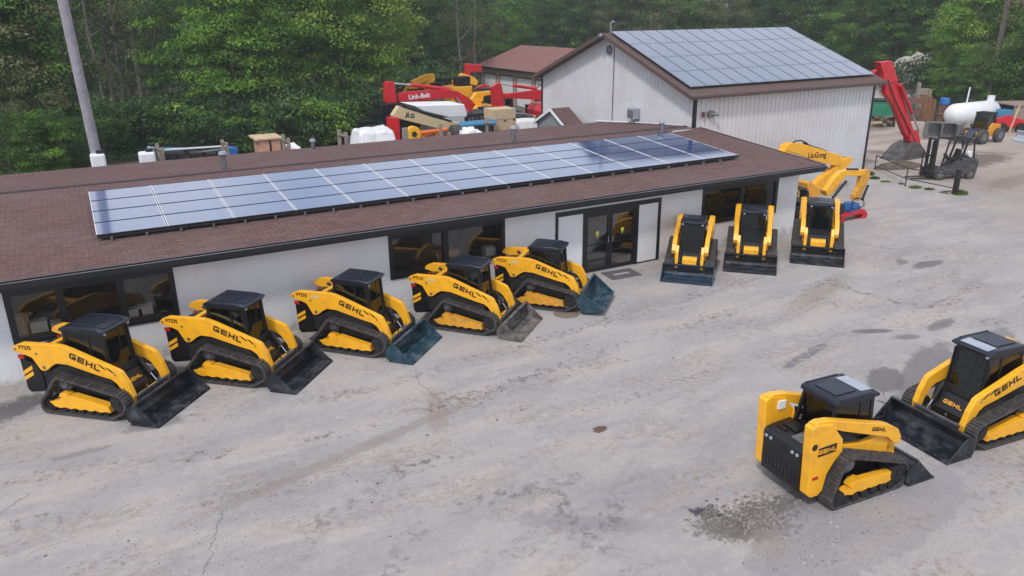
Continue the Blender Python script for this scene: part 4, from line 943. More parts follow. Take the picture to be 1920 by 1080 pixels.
gb.box(0, .2, -gl, yp, 0, zd)
obj('wall', gb, TAN, gar)
for y0, y1 in dys:
    d = MB().box(.08, .13, y1, y0, 0, zd)
    for k in range(5): d.box(.07, .08, y1, y0, zd / 6 * (k + 1) - .02, zd / 6 * (k + 1))
    obj('roller_door', d, DOORW, gar); obj('door_frame', MB().box(-.03, 0, y0, y0 + .10, 0, zd).box(-.03, 0, y1 - .10, y1, 0, zd).box(-.03, 0, y1 - .1, y0 + .1, zd, zd + .14), mat('brown_frame', (.12, .08, .07), .6), gar)
r2 = MB()
for s in (0, 1):
    P = [(-.5, gh - .12), (gd / 2, gh + gh2), (gd / 2, gh + gh2 - .15), (-.5, gh - .27)]
    if s: P = [(gd - p[0], p[1]) for p in P]
    r2.prism(P, -gl - .4, .4)
obj('roof', r2, SHINGR, gar)
obj('gutter', MB().box(-.62, -.5, -gl - .4, .4, gh - .28, gh - .12), TRIM, gar)
#P3
# ================================================================== things in the yard behind the shop
def pp(pts, Y, cx=0): return [(lambda v: (v.x - cx, v.z))(on_y(x, y, Y)) for x, y in pts]
def z1(x0, y0, sx, sy=None): return lambda pts: [(x0 + a / sx, y0 + b / (sy or sx)) for a, b in pts]
Q1 = z1(600, 60, 3.84)           # close-up reading scales
def slab(pts, Y, th, cx, m=0, b=None):
    b = b or MB(); return b.prism(pp(pts, Y, cx), -th / 2, th / 2, m)
def crawler(t, w_=2.4, l_=3.6, m=RUB, z=0, zt=.85, xo=0, yo=0):
    for s in (-1, 1):
        obj('track', lambda: track_mesh([(-l_ / 2 + .4, .42, .40), (l_ / 2 - .4, .42, .40)], s * w_ / 2 - .25, s * w_ / 2 + .25, .06, .16), m, t, loc=(xo, yo, 0))
    obj('track_frame', MB().box(-l_ / 2 + .5, l_ / 2 - .5, -w_ / 2, w_ / 2, .3, .6).tube([(0, 0, .55), (0, 0, zt + .1)], .5, 16), BLKM, t, loc=(xo, yo, 0))
def excav(label, cx, Y, mt, group, house=(-1.7, 1.4), hz=(1.0, 2.0), cab_=True, cwm=None, cabx=.2, w_=2.4, house_m=None, l_=3.6, txo=0):
    t = tag(empty('excavator', (cx, Y, 0)), label, 'excavator', group)
    crawler(t, w_, l_, xo=txo, yo=.9 if txo else 0)
    obj('house', MB().prism([(house[0], hz[0]), (house[0] - .1, hz[0] + .5), (house[0] + .2, hz[1]), (house[1], hz[1]), (house[1], hz[0])], -w_ * .48, w_ * .48), house_m or mt, t, bevel=.05)
    if cab_:
        c = obj('cab_frame', MB().box(cabx, cabx + 1.0, -w_ * .48, -w_ * .1, hz[0] + .15, hz[0] + .9).box(cabx, cabx + .08, -w_ * .48, -w_ * .1, hz[0] + .9, hz[1] + .85).prism([(cabx + .95, hz[0] + .9), (cabx + 1.0, hz[0] + .9), (cabx + .85, hz[1] + .85), (cabx + .78, hz[1] + .85)], -w_ * .48, -w_ * .1).box(cabx, cabx + .9, -w_ * .5, -w_ * .08, hz[1] + .85, hz[1] + .95), BLK, t, bevel=.02)
        obj('cab_window', MB().box(cabx + .08, cabx + .85, -w_ * .47, -w_ * .11, hz[0] + .9, hz[1] + .85), GLC, c)
    return t
def bar(p0, p1, Y, r, cx, n=10, yo=0, m=0, b=None):
    a, c = on_y(p0[0], p0[1], Y), on_y(p1[0], p1[1], Y); b = b or MB(); return b.tube([(a.x - cx, yo, a.z), (c.x - cx, yo, c.z)], r, n, m)
G_ = 'machines stored in the yard behind the shop'
# red excavator with lettering on its boom
Y = 27.0; cx = on_y(880, 200, Y).x
t = excav('bright red excavator with white lettering on its long boom behind the shop roof', cx + .6, Y, BLKM, G_, (-1.6, 1.6), (1.0, 2.3), False); cx += .6
bo = obj('boom', slab(Q1([(560, 445), (620, 428), (900, 412), (985, 425), (1060, 470), (1112, 520), (1075, 572), (1050, 610), (1020, 612), (1040, 560), (1005, 520), (965, 480), (900, 475), (820, 488), (700, 496), (610, 502), (565, 500)]), Y, .42, cx), RED, t, bevel=.03)
p = on_y(*Q1([(715, 463)])[0], Y - .215); lt = obj('brand_lettering', text('Link-Belt', .42, .012, 1.0), None, bo, M=face_M((p.x - cx, -.215, p.z), (1, 0, .045), (0, -1, 0))); lt.data.materials.append(WHT)
obj('stick', slab(Q1([(463, 365), (480, 355), (520, 355), (532, 372), (548, 500), (540, 512), (475, 512), (462, 495)]), Y, .36, cx), RED, t, bevel=.03)
c_ = obj('hydraulic_cylinder', bar(*Q1([(655, 381), (930, 412)]), Y, .12, cx), RED, t, smooth=True); obj('piston_rod', bar(*Q1([(525, 370), (660, 382)]), Y, .06, cx), CHR, c_, smooth=True)
obj('lift_cylinder', bar(*Q1([(965, 472), (1050, 580)]), Y, .07, cx, yo=-.3), CHR, t, smooth=True)
obj('bucket', MB().prism(pp(Q1([(420, 520), (470, 512), (560, 500), (545, 560), (520, 620), (470, 680), (430, 640), (410, 590)]), Y, cx), -.7, .7), BLK, t, bevel=.04)
obj('bucket_link', slab(Q1([(470, 620), (500, 600), (505, 690), (470, 700)]), Y, .3, cx), RED, t)
ey = MB()
for k in range(10): ey.box(-1.3 + k * .3, -1.1 + k * .3, -1.2, -1.16, 1.2, 2.1)
obj('engine_grille', ey, GREYP, t)
# second red excavator
Y = 31.0; cx = on_y(970, 190, Y).x + 1.2
t = excav('red excavator with upright red stick in front of the garage doors', cx + 2.0, Y, RED, G_, (-1.6, 1.6), (1.0, 2.0), False); cx += 2.0
obj('boom', slab(Q1([(1320, 445), (1400, 436), (1540, 418), (1632, 414), (1700, 420), (1730, 470), (1700, 520), (1640, 492), (1560, 488), (1400, 478), (1325, 478)]), Y, .4, cx), RED, t, bevel=.03)
obj('stick', slab(Q1([(1232, 395), (1278, 364), (1298, 372), (1312, 440), (1325, 535), (1242, 542), (1236, 480)]), Y, .36, cx), RED, t, bevel=.03)
c_ = obj('hydraulic_cylinder', bar(*Q1([(1390, 385), (1560, 408)]), Y, .12, cx), RED, t, smooth=True); obj('piston_rod', bar(*Q1([(1296, 371), (1392, 386)]), Y, .055, cx), CHR, c_, smooth=True)
obj('hose', MB().tube([(v.x - cx, -.1, v.z) for v in [on_y(*q, Y) for q in Q1([(1560, 400), (1575, 382), (1600, 380), (1620, 405)])]], .04, 6), BLKM, t)
# far dark red boom left of the garage
Y = 46.0; cx = on_y(885, 120, Y).x
t = tag(empty('lift_boom', (cx, Y, 0)), 'dark red raised boom head left of the garage roof', 'boom lift', G_)
obj('boom_head', slab([(873, 119), (900, 121), (902, 134), (880, 136), (882, 150), (871, 146)], Y, .6, cx), RED, t, bevel=.04)
b = bar((876, 146), (884, 205), Y, .16, cx); obj('mast', b, RUST, t); crawler(t, 2.2, 3.0)
# yellow excavator arms further back
for n_, (arm, mast, Y, lab) in enumerate([
    ([(770, 152), (800, 139), (812, 138), (815, 148), (806, 160), (800, 151), (780, 160), (772, 160)], [(796, 155), (812, 150), (822, 215), (800, 215)], 41, 'yellow excavator with folded arm at the wood edge, left of the garage'),
    ([(860, 141), (866, 137), (888, 145), (895, 152), (893, 160), (880, 157), (868, 152)], [(864, 146), (872, 150), (880, 215), (868, 215)], 42, 'yellow excavator with drooping arm just left of the garage wall'),
    ([(882, 186), (892, 173), (920, 170), (924, 176), (905, 180), (904, 190), (885, 190)], [(884, 186), (900, 186), (904, 230), (880, 230)], 33, 'yellow machine arm between the two red excavators')]):
    cx = on_y(sum(q[0] for q in arm) / len(arm), 150, Y).x; t = tag(empty('excavator', (cx, Y, 0)), lab, 'excavator', G_)
    obj('arm', slab(arm, Y, .4, cx), YEL, t, bevel=.03); obj('mast', slab(mast, Y, .5, cx), YEL, t, bevel=.03); crawler(t, 2.2, 3.2)
    obj('house', MB().box(-1.3, 1.0, -1.1, 1.1, 1.0, 1.9), YEL if n_ else ORG, t, bevel=.05)
Y = 38; p = on_y(858, 163, Y); t = tag(empty('excavator', (p.x, Y, 0)), 'small yellow excavator body with dark cab behind the red lettered boom', 'excavator', G_)
crawler(t, 2.0, 3.0); obj('house', MB().box(-.9, .9, -.9, .9, .95, p.z + .1), YEL, t, bevel=.06); obj('cab_frame', MB().box(-.3, .8, -.8, .2, p.z + .1, p.z + .85), BLK, t, bevel=.03)
Y = 40; p = on_y(724, 185, Y); t = tag(empty('mower_deck', (p.x, Y, 0)), 'green and yellow tractor at the wood edge left of the red stick', 'tractor', G_)
obj('body', MB().box(-.8, .8, -.5, .5, .6, p.z), GRN, t, bevel=.05); obj('canopy', MB().box(-.9, .7, -.6, .6, p.z + .75, p.z + .82).tube([(-.7, 0, p.z), (-.7, 0, p.z + .75)], .04, 6).tube([(.5, 0, p.z), (.5, 0, p.z + .75)], .04, 6), YEL, t)
for s in (-1, 1):
    for x in (-.6, .6): obj('wheel', MB().tube([(x, s * .5, .5), (x, s * .8, .5)], .5, 18), BLKM, t)
t.name = 'tractor'
# cream telehandler boom with dark edge
Y = 22.5; cx = on_y(790, 240, Y).x
t = tag(empty('telehandler', (cx, Y, 0)), 'cream telehandler whose big boom slopes down right, with black letters on it', 'telehandler', G_)
bo = obj('boom', slab(Q1([(558, 530), (590, 538), (830, 622), (1005, 652), (1012, 688), (930, 692), (830, 690), (520, 612), (512, 600)]), Y, .5, cx), CREAM, t, bevel=.03)
obj('boom_edge', slab(Q1([(560, 522), (600, 528), (940, 636), (930, 646), (590, 542)]), Y, .54, cx), BLKM, bo)
p = on_y(*Q1([(650, 602)])[0], Y - .26); lt = obj('brand_lettering', text('JLG', .34, .014, 1.1), None, bo, M=face_M((p.x - cx, -.256, p.z), (1, 0, -.26), (0, -1, 0))); lt.data.materials.append(TEXT)
obj('chassis', MB().box(-1.8, 2.2, -1.0, 1.0, .7, 1.3), BLKM, t, bevel=.05)
for x in (-1.3, 1.7):
    for s in (-1, 1): obj('wheel', MB().tube([(x, s * .8, .6), (x, s * 1.15, .6)], .6, 20), RUB, t, smooth=True)
p = on_y(*Q1([(660, 640)])[0], Y); obj('cab_frame', MB().box(p.x - cx - .5, p.x - cx + .6, .2, .9, 1.2, p.z + .5), BLK, t, bevel=.04)
# white covered trailer behind the boom
Y = 24.2; b = slab(Q1([(620, 516), (985, 508), (1008, 580), (1000, 600), (880, 602), (700, 560)]), Y, 2.2, on_y(810, 200, Y).x)
tr_ = obj('covered_trailer', b, WHT, loc=(on_y(810, 200, Y).x, Y, 0), bevel=.06); tag(tr_, 'white box trailer top between the red boom and the cream telehandler boom', 'trailer', G_)
p = on_y(810, 215, Y); obj('side_panel', MB().box(-1.5, 1.7, -1.08, -1.0, .6, p.z - .1), mat('trailer_side', (.45, .5, .52), .5), tr_)
for s in (-1, 1): obj('wheel', MB().tube([(0, s * .9, .45), (0, s * 1.1, .45)], .45, 16), RUB, tr_)
obj('chassis', MB().box(-2, 2, -1, 1, .5, .62), BLKM, tr_)
# red box + posts
def pbox(nm, px0, px1, py0, py1, Y, d_, m, lab, cat, grp=G_, ground=True, bevel=.02, extra=None):
    a = on_y(px0, py0, Y); c = on_y(px1, py1, Y); cx = (a.x + c.x) / 2
    b = MB().box(a.x - cx, c.x - cx, 0, d_, 0 if ground else c.z, a.z)
    if extra: extra(b, a.x - cx, c.x - cx, 0 if ground else c.z, a.z)
    o = obj(nm, b, m, loc=(cx, Y, 0), bevel=bevel); tag(o, lab, cat, grp); return o
def bands(b, x0, x1, z0, z1_):
    for x in (x0 + .1, (x0 + x1) / 2, x1 - .1): b.box(x - .02, x + .02, -.012, 0, z0, z1_)
pbox('tool_cabinet', 733, 750, 222, 248, 20.5, .8, RED, 'red upright cabinet below the cream boom, behind the shop roof', 'cabinet', extra=bands)
def crate(px0, px1, py0, py1, Y, d_, lab, m=WOOD):
    a = on_y(px0, py0, Y); c = on_y(px1, py1, Y); w_ = c.x - a.x; cx = (a.x + c.x) / 2
    t = tag(empty('wooden_crate', (cx, Y, c.z)), lab, 'crate', 'pale wooden crates behind the shop'); h = a.z - c.z
    b = MB().box(-w_ / 2, w_ / 2, 0, d_, .14, h)
    obj('box', b, m, t, bevel=.01)
    k = MB()
    for x in (-w_ / 2 + .1, 0, w_ / 2 - .1): k.box(x - .08, x + .08, 0, d_, 0, .09)
    k.box(-w_ / 2, w_ / 2, 0, d_, .09, .14); k.box(-w_ / 2, w_ / 2, 0, d_, -.0, .0); obj('pallet', k, WOODG, t); return t
t1 = crate(926, 967, 206, 226, 19.5, 1.3, 'pale wooden crate on top of the stack behind the shop roof', WOOD)
a = t1.location.copy()
crate(930, 968, 226, 246, 19.5, 1.2, 'pale wooden crate under the top crate of the stack behind the shop roof', WOOD)
lowz = on_y(930, 246, 19.5).z
s_ = MB().box(-1.0, .9, 0, 1.2, 0, .25).box(-1.0, .9, 0, 1.2, .6, .7).box(-.9, -.7, 0, 1.2, .25, .6).box(.6, .8, 0, 1.2, .25, .6).box(-.9, .8, .1, 1.1, .7, lowz)
tag(obj('crate_stand', s_, WOODG, loc=(a.x, 19.5, 0)), 'rough timber stand carrying the two pale crates', 'stand')
def tarps(px0, px1, py0, py1, Y, lab, sd, m=TARP, nm='tarp_pile'):
    random.seed(sd); a = on_y(px0, py0, Y); c = on_y(px1, py1, Y); cx = (a.x + c.x) / 2; w_ = (c.x - a.x) / 2; n = 26; vs = []; fs = []
    for i in range(n + 1):
        for j in range(13):
            u, v_ = i / n * 2 - 1, j / 12; e = min(1, (1 - abs(u)) * 4) * min(1, min(v_, 1 - v_) * 5)
            vs.append((u * w_, v_ * 2.4 - .2, max(0, e ** .4 * (a.z - .12 + .16 * noise.noise(Vector((u * 1.6 + sd, v_ * 2, 0))) + .05 * noise.noise(Vector((u * 7, v_ * 7, sd)))))))
    for i in range(n):
        for j in range(12): fs.append((i * 13 + j, (i + 1) * 13 + j, (i + 1) * 13 + j + 1, i * 13 + j + 1))
    tag(obj(nm, MB().add(vs, fs), m, loc=(cx, Y, 0)), lab, 'tarp', 'white tarpaulin covered piles')
tarps(668, 752, 243, 266, 18.5, 'white tarp covered pile left of the red cabinet behind the roof', 3)
tarps(866, 900, 241, 252, 17.2, 'small white tarp hump right of the orange frame behind the roof', 5)
tarps(897, 912, 244, 251, 17.0, 'smallest white tarp hump beside the thin post', 9)
tarps(962, 1016, 225, 244, 20.5, 'long white wrapped bundle between the crates and the grey hut', 6)
tarps(543, 572, 274, 282, 17.0, 'low white sheet behind the roof right of the forked wooden posts', 8)
tarps(48 + 120, 198, 290, 308, 15.2, 'white boxy cover at the foot of the leaning pole', 2) if False else None
# weathered post frames
def posts(ps, Y, lab, r=.07, cross=None, m=WOODG, grp='weathered timber post frames behind the shop roof'):
    cx = on_y(ps[0][0], ps[0][1], Y).x; t = tag(empty('post_frame', (cx, Y, 0)), lab, 'post frame', grp)
    for k, (x, y) in enumerate(ps):
        v = on_y(x, y, Y + k * .5); obj('post', MB().box(-r, r, -r, r, 0, v.z), m, t, loc=(v.x - cx, k * .5, 0))
    if cross:
        for (x0, y0, x1, y1, rr) in cross:
            a, c = on_y(x0, y0, Y - .1), on_y(x1, y1, Y - .1); obj('rail', MB().tube([(a.x - cx, -.1, a.z), (c.x - cx, -.1, c.z)], rr, 6), m, t)
    return t
posts([(294, 269), (303, 277)], 16.5, 'pair of weathered posts beside the white tank, left end of the pipe rack', cross=[(290, 276, 304, 283, .05)])
posts([(416, 262), (424, 267)], 16.5, 'pair of weathered posts behind the left roof vent', cross=[(414, 266, 426, 270, .05)])
posts([(530, 252), (540, 259)], 16.5, 'pair of weathered posts just right of the reddish plywood box', cross=[(528, 261, 542, 268, .05)])
posts([(635, 243), (648, 248)], 16.5, 'pair of weathered posts left of the white tarp pile', cross=[(633, 252, 650, 256, .05)])
posts([(759, 240)], 16.5, 'single thick weathered post right of the red cabinet', .12)
posts([(826, 232), (842, 248)], 17.5, 'pair of thin posts in front of the orange frame')
posts([(913, 222)], 17.0, 'single thin post left of the pale crates', .06, cross=[(905, 230, 922, 230, .05)])
pr = tag(empty('pipe_rack', (on_y(360, 280, 17).x, 17, 0)), 'rack of long white and blue pipes lying between the weathered posts on the left', 'pipe rack'); cx = pr.location.x
obj('pipe', bar((300, 282), (425, 274), 17, .05, cx), mat('white_pipe', (.6, .62, .66), .4), pr); obj('pipe', bar((306, 279), (345, 279), 17.3, .06, cx, yo=.3), BLUEP, pr); obj('pipe', bar((355, 288), (420, 280), 17.3, .05, cx, yo=.3), STEEL, pr)
for x in (318, 338, 365, 395): v = on_y(x, 284, 17); obj('stand', MB().box(-.2, .2, -.5, .5, 0, v.z - .06), BLKM, pr, loc=(v.x - cx, .2, 0))
def tank(px0, px1, py0, Y, m, lab, cat='tank', nm='water_tank', capm=None):
    a, c = on_y(px0, py0, Y), on_y(px1, py0, Y); cx = (a.x + c.x) / 2; w_ = c.x - a.x
    t = tag(empty(nm, (cx, Y, 0)), lab, cat); obj('body', MB().box(-w_ / 2, w_ / 2, 0, w_, 0, a.z), m, t, bevel=.08); obj('cap', MB().tube([(w_ * .2, w_ / 2, a.z), (w_ * .2, w_ / 2, a.z + .12)], .15, 12), capm or BLKM, t); return t
tank(260, 291, 288, 16.0, WHT, 'white plastic tank behind the roof left of the weathered posts')
tank(168, 197, 291, 15.0, WHT, 'white box at the foot of the leaning grey pole', 'box', 'utility_box')
tank(276, 290, 275, 19.0, mat('blue_grey_plastic', (.25, .33, .42), .5), 'blue-grey drum behind the white tank', 'drum', 'drum')
tank(428, 446, 276, 17.5, BLUE, 'blue drum right of the posts behind the left roof vent', 'drum', 'drum')
pb = pbox('plywood_box', 486, 528, 265, 284, 17.0, 1.4, WOODR, 'reddish plywood box with pale lid behind the roof', 'box', None)
a, c = on_y(478, 264, 17), on_y(530, 266, 17); obj('lid', MB().box(a.x - pb.location.x, c.x - pb.location.x, -.08, 1.5, a.z, a.z + .08), WOOD, pb); obj('corner_strip', MB().box(-.04, .04, -.03, 0, 0, a.z - .02), BLKM, pb)
# orange implement with yellow wheel
Y = 19.0; cx = on_y(810, 250, Y).x
t = tag(empty('implement', (cx, Y, 0)), 'orange steel implement frame with yellow wheel below the cream boom', 'implement')
obj('frame', bar((785, 250), (838, 243), Y, .12, cx).add(*[[], []]), ORG, t); f2 = MB(); bar((800, 256), (836, 246), Y, .10, cx, b=f2, yo=.4); bar((782, 254), (800, 262), Y, .10, cx, b=f2); bar((820, 247), (815, 290), Y, .08, cx, b=f2); obj('brace', f2, ORG, t)
v = on_y(775, 251, Y); wz = v.z; obj('wheel', MB().tube([(v.x - cx, -.15, wz), (v.x - cx, .25, wz)], .42, 20), YEL, t, bevel=.03); obj('wheel_hub', MB().tube([(v.x - cx, -.18, wz), (v.x - cx, -.15, wz)], .15, 14), BLKM, t)
obj('leg', MB().box(v.x - cx - .1, v.x - cx + .1, -.1, .1, 0, wz), ORG, t)
v = on_y(853, 248, 18.2); tag(obj('tyre', MB().tube([(0, 0, 0), (.5, 0, 0)], .42, 20), RUB, loc=(v.x - .2, 18.2, v.z), bevel=.06), 'black tyre lying on a stack behind the roof, right of the orange frame', 'tyre')
tag(obj('tyre_stand', MB().box(-.5, .5, -.5, .5, 0, v.z - .40), WOODG, loc=(v.x, 18.2, 0)), 'timber block under the black tyre behind the roof', 'block')
bpk = tag(empty('pipe_bundle', (on_y(890, 230, 19).x, 19, 0)), 'bundle of long blue pipes left of the pale crates', 'pipe bundle'); cx = bpk.location.x
for k in range(3): obj('pipe', bar((858 + k * 3, 236 - k * 2.2), (930, 231 - k * 3), 19 + k * .3, .09, cx, yo=k * .3), BLUEP, bpk)
obj('stand', MB().box(-1.2, 1.2, -.1, .9, 0, on_y(890, 238, 19).z), BLKM, bpk)
Y = 26; v = on_y(966, 202, Y); t = tag(empty('wheel_loader', (v.x, Y, 0)), 'dark machine with big black wheels between the crates and the grey hut', 'loader', G_)
obj('body', MB().prism([(-1.3, .6), (-1.3, 1.6), (-.4, 2.2), (1.0, 2.0), (1.6, 1.2), (1.4, .6)], -.7, .7), GREYP, t, bevel=.05)
for x in (-.9, 1.3):
    for s in (-1, 1): obj('wheel', MB().tube([(x, s * .75, .75), (x, s * 1.15, .75)], .75, 20), RUB, t, smooth=True)
# more stored machines packed towards the wood edge
def clutter(px, py0, py1, Y, w_, m, lab, kind, sd):
    rnd = random.Random(sd); v = on_y(px, py0, Y); t = tag(empty({'machine': 'machine_body', 'mast': 'lift_mast', 'pallet': 'pallet_stack', 'tractor': 'tractor'}[kind], (v.x, Y, 0), R(rnd.uniform(-40, 40))), lab, {'machine': 'machine', 'mast': 'mast', 'pallet': 'pallets', 'tractor': 'tractor'}[kind], G_); h = v.z
    if kind == 'mast':
        obj('boom', MB().tube([(-w_, 0, 1.0), (w_ * .2, 0, h)], .14, 6), m, t, bevel=.02); obj('head', MB().box(w_ * .2 - .1, w_ * .2 + .7, -.25, .25, h - .35, h + .05), m, t, bevel=.03); obj('cylinder', MB().tube([(-w_ * .6, 0, 1.0), (-w_ * .1, 0, h * .72)], .07, 6), CHR, t); obj('base', MB().box(-w_ - .8, -w_ + .8, -.7, .7, .3, 1.2), m, t, bevel=.06)
    elif kind == 'pallet':
        b = MB()
        for k in range(int(h / .16)): b.box(-w_ / 2, w_ / 2, -.5, .5, k * .16, k * .16 + .03); b.box(-w_ / 2, -w_ / 2 + .1, -.5, .5, k * .16 + .03, k * .16 + .16); b.box(w_ / 2 - .1, w_ / 2, -.5, .5, k * .16 + .03, k * .16 + .16)
        obj('pallet', b, m, t)
    else:
        obj('body', MB().prism([(-w_, .5), (-w_, h * .55), (-w_ * .3, h * .62), (w_ * .8, h * .5), (w_, .5)], -.6, .6), m, t, bevel=.06)
        c = obj('cab_frame', MB().box(-w_ * .5, -w_ * .42, -.5, .5, h * .5, h).box(w_ * .3, w_ * .38, -.5, .5, h * .5, h).box(-w_ * .55, w_ * .42, -.55, .55, h - .06, h), BLK, t); obj('cab_window', MB().box(-w_ * .42, w_ * .3, -.46, .46, h * .6, h - .06), GLC, c)
        for x in (-w_ * .65, w_ * .65):
            for s in (-1, 1): obj('wheel', MB().tube([(x, s * .6, .5), (x, s * .9, .5)], .5, 14), RUB, t)
for k, a in enumerate([(760, 158, 0, 37, 1.3, YDIRT, 'thin dusty yellow boom rising between the red stick and the folded yellow arm', 'mast'), (786, 161, 0, 42, 1.1, ORG, 'orange machine with cab just above the red boom', 'machine'), (833, 146, 0, 44, 1.2, YEL, 'yellow machine with cab at the wood edge left of the drooping arm', 'machine'),
        (850, 152, 0, 48, 1.5, ORG, 'thin orange boom beside the drooping yellow arm', 'mast'), (912, 165, 0, 36, 1.2, GREYP, 'dark machine with cab between the drooping arm and the garage doors', 'machine'), (697, 196, 0, 37, 1.0, RED, 'small dull red machine at the wood edge, leftmost of the stored machines', 'tractor'), (712, 212, 0, 30, 1.1, BLUE, 'dark blue machine with cab left of the upright red stick', 'machine'),
        (690, 226, 0, 27, 1.4, GREYP, 'low dark machine above the tarp pile', 'tractor'), (948, 176, 0, 36, 1.0, BLUEP, 'pale blue machine with cab behind the second red excavator', 'machine'), (1012, 186, 0, 35, .8, STEEL, 'grey machine with cab beside the barn gable', 'machine')]): clutter(*a, k + 40)
for k, a in enumerate([(742, 178, 0, 35, 1.0, BLUE, 'blue machine with black cab just right of the red stick top', 'machine'), (762, 172, 0, 39, 1.2, YDIRT, 'dusty yellow machine with cab behind the red boom lettering', 'machine'),
        (822, 155, 0, 40, .9, GRN, 'green machine with cab right of the folded yellow arm', 'machine'), (838, 160, 0, 43, 1.6, ORG, 'orange lift boom leaning up behind the red boom', 'mast'), (846, 150, 0, 45, 1.5, YEL, 'thin yellow lift boom beside the drooping yellow arm', 'mast'),
        (905, 178, 0, 37, 1.2, GREYP, 'dark machine with cab between the lettered red boom and the second red excavator', 'machine'), (915, 200, 0, 28, 1.0, BLKM, 'black machine left of the upright red stick near the crates', 'machine'), (700, 190, 0, 40, 1.0, RED, 'small dull red machine at the wood edge, leftmost of the stored machines', 'tractor'),
        (898, 160, 0, 48, 1.4, RED, 'red lift boom leaning up before the garage corner', 'mast'), (985, 215, 0, 27, 1.2, WOOD, 'stack of pale pallets left of the grey hut', 'pallet'), (1000, 196, 0, 33, .9, STEEL, 'grey machine in front of the right garage doors', 'machine'), (705, 235, 0, 24, 1.3, GREYP, 'dark low machine left of the cream boom above the tarp pile', 'machine'),
        (1742, 214, 0, 17.5, 1.0, ORG, 'orange machine behind the blue-capped column', 'machine'), (1693, 196, 0, 21, .9, YDIRT, 'dusty yellow machine behind the red arm on the right', 'machine'), (1872, 232, 0, 13.5, .8, BLUE, 'blue machine right of the gas tank', 'machine'), (1706, 212, 0, 19, 1.3, WOODG, 'grey pallet stack behind the concrete block', 'pallet')]): clutter(a[0], a[1], a[2], a[3], a[4], a[5], a[6], a[7], k)
# leaning monopole
pt, pb_ = on_y(104, -60, 15.6), on_y(181, 292, 15.6); dirv = (pt - pb_) / (pt.z - pb_.z); base = pb_ - dirv * pb_.z
pm = MB().tube([tuple(dirv * z) for z in (0, 2, 4, 6, 8, 10.5)], .21, 18, r2=.19); 
up_ = obj('utility_pole', pm, POLEM, loc=base, smooth=True); tag(up_, 'tall bare grey pole leaning left behind the shop roof', 'pole')
# ================================================================== right side of the yard
# yellow excavators at the shop corner
Q2 = z1(1400, 220, 4.153)
Y = 4.6; cx = 23.9
t = excav('large yellow excavator with black lettering on its boom, behind the right corner of the shop', cx, Y, YEL, 'yellow excavators by the shop corner', (-1.3, .6), (1.0, 2.1), False)
bo = obj('boom', slab(Q2([(290, 215), (330, 195), (400, 198), (640, 270), (720, 300), (715, 360), (690, 372), (640, 368), (500, 330), (380, 285), (275, 250)]), Y, .40, cx), YEL, t, bevel=.02)
p = on_y(*Q2([(550, 296)])[0], Y - .205); lt = obj('brand_lettering', text('LiuGong', .38, .006, 1.02), None, bo, M=face_M((p.x - cx, -.206, p.z), (1, 0, -.06), (0, -1, 0))); lt.data.materials.append(TEXT)
obj('stick', slab(Q2([(790, 305), (810, 320), (800, 345), (740, 410), (660, 490), (560, 560), (500, 580), (470, 600), (450, 585), (560, 470), (640, 410), (700, 350), (750, 318)]), Y, .30, cx, b=None), YEL, t, bevel=.02)
c_ = obj('hydraulic_cylinder', bar(*Q2([(440, 208), (620, 268)]), Y, .075, cx), BLKM, t); obj('piston_rod', bar(*Q2([(615, 266), (790, 308)]), Y, .045, cx), CHR, c_)
obj('hose', MB().tube([(v.x - cx, -.1, v.z) for v in [on_y(*q, Y) for q in Q2([(340, 200), (370, 182), (410, 178), (450, 195), (470, 215)])]], .035, 6), BLKM, t)
b = MB(); bar(*Q2([(560, 590), (690, 470)]), Y, .09, cx, yo=-.25, b=b); obj('bucket_cylinder', b, BLKM, t)
obj('bucket', MB().prism(pp(Q2([(410, 500), (440, 490), (500, 540), (520, 580), (470, 640), (415, 640)]), Y, cx), -.5, .5), YDIRT, t, bevel=.03)
obj('boom_foot', slab(Q2([(290, 215), (330, 240), (330, 330), (300, 420), (240, 420), (250, 300)]), Y, .36, cx), YEL, t, bevel=.02)
Y = .35; cx = 23.2
t = excav('compact yellow excavator holding a blue and red grapple at the shop corner', cx, Y, BLKM, 'yellow excavators by the shop corner', (-.5, .7), (.5, .95), False, w_=1.3, l_=1.9, txo=-.3)
obj('boom', slab(Q2([(600, 570), (660, 480), (720, 420), (790, 402), (900, 410), (905, 445), (860, 455), (760, 450), (735, 480), (650, 590), (610, 610)]), Y, .24, cx), YEL, t, bevel=.02)
obj('stick', slab(Q2([(895, 410), (935, 402), (948, 430), (940, 490), (915, 520), (870, 620), (860, 650), (820, 640), (825, 600), (860, 540), (880, 450)]), Y, .20, cx), YDIRT, t, bevel=.02)
obj('hydraulic_cylinder', bar(*Q2([(640, 620), (745, 490)]), Y, .06, cx, yo=-.2), BLKM, t); obj('piston_rod', bar(*Q2([(765, 400), (850, 402)]), Y, .04, cx, yo=-.1), BLKM, t)
obj('stick_cylinder', bar(*Q2([(915, 520), (865, 640)]), Y, .055, cx, yo=-.2), BLKM, t)
gpt = on_y(*Q2([(835, 650)])[0], Y); G0 = (gpt.x - cx, 0, gpt.z)
obj('grapple_rotator', MB().prism([(G0[0] - .42, G0[2] - .46), (G0[0] + .15, G0[2] - .44), (G0[0] + .18, G0[2] - .2), (G0[0] + .05, G0[2] - .05), (G0[0] - .35, G0[2] - .05), (G0[0] - .45, G0[2] - .3)], -.24, .24), BLUE, t, bevel=.03)
for s in (-1, 1): obj('hose_loop', MB().tube([(G0[0] + s * .1 - .1, -.26, G0[2] - .3), (G0[0] + s * .42 - .1, -.3, G0[2] - .2), (G0[0] + s * .36 - .1, -.28, G0[2] + .1), (G0[0] - .02, -.1, G0[2] + .15)], .025, 6), BLKM, t)
gz = G0[2] - .47
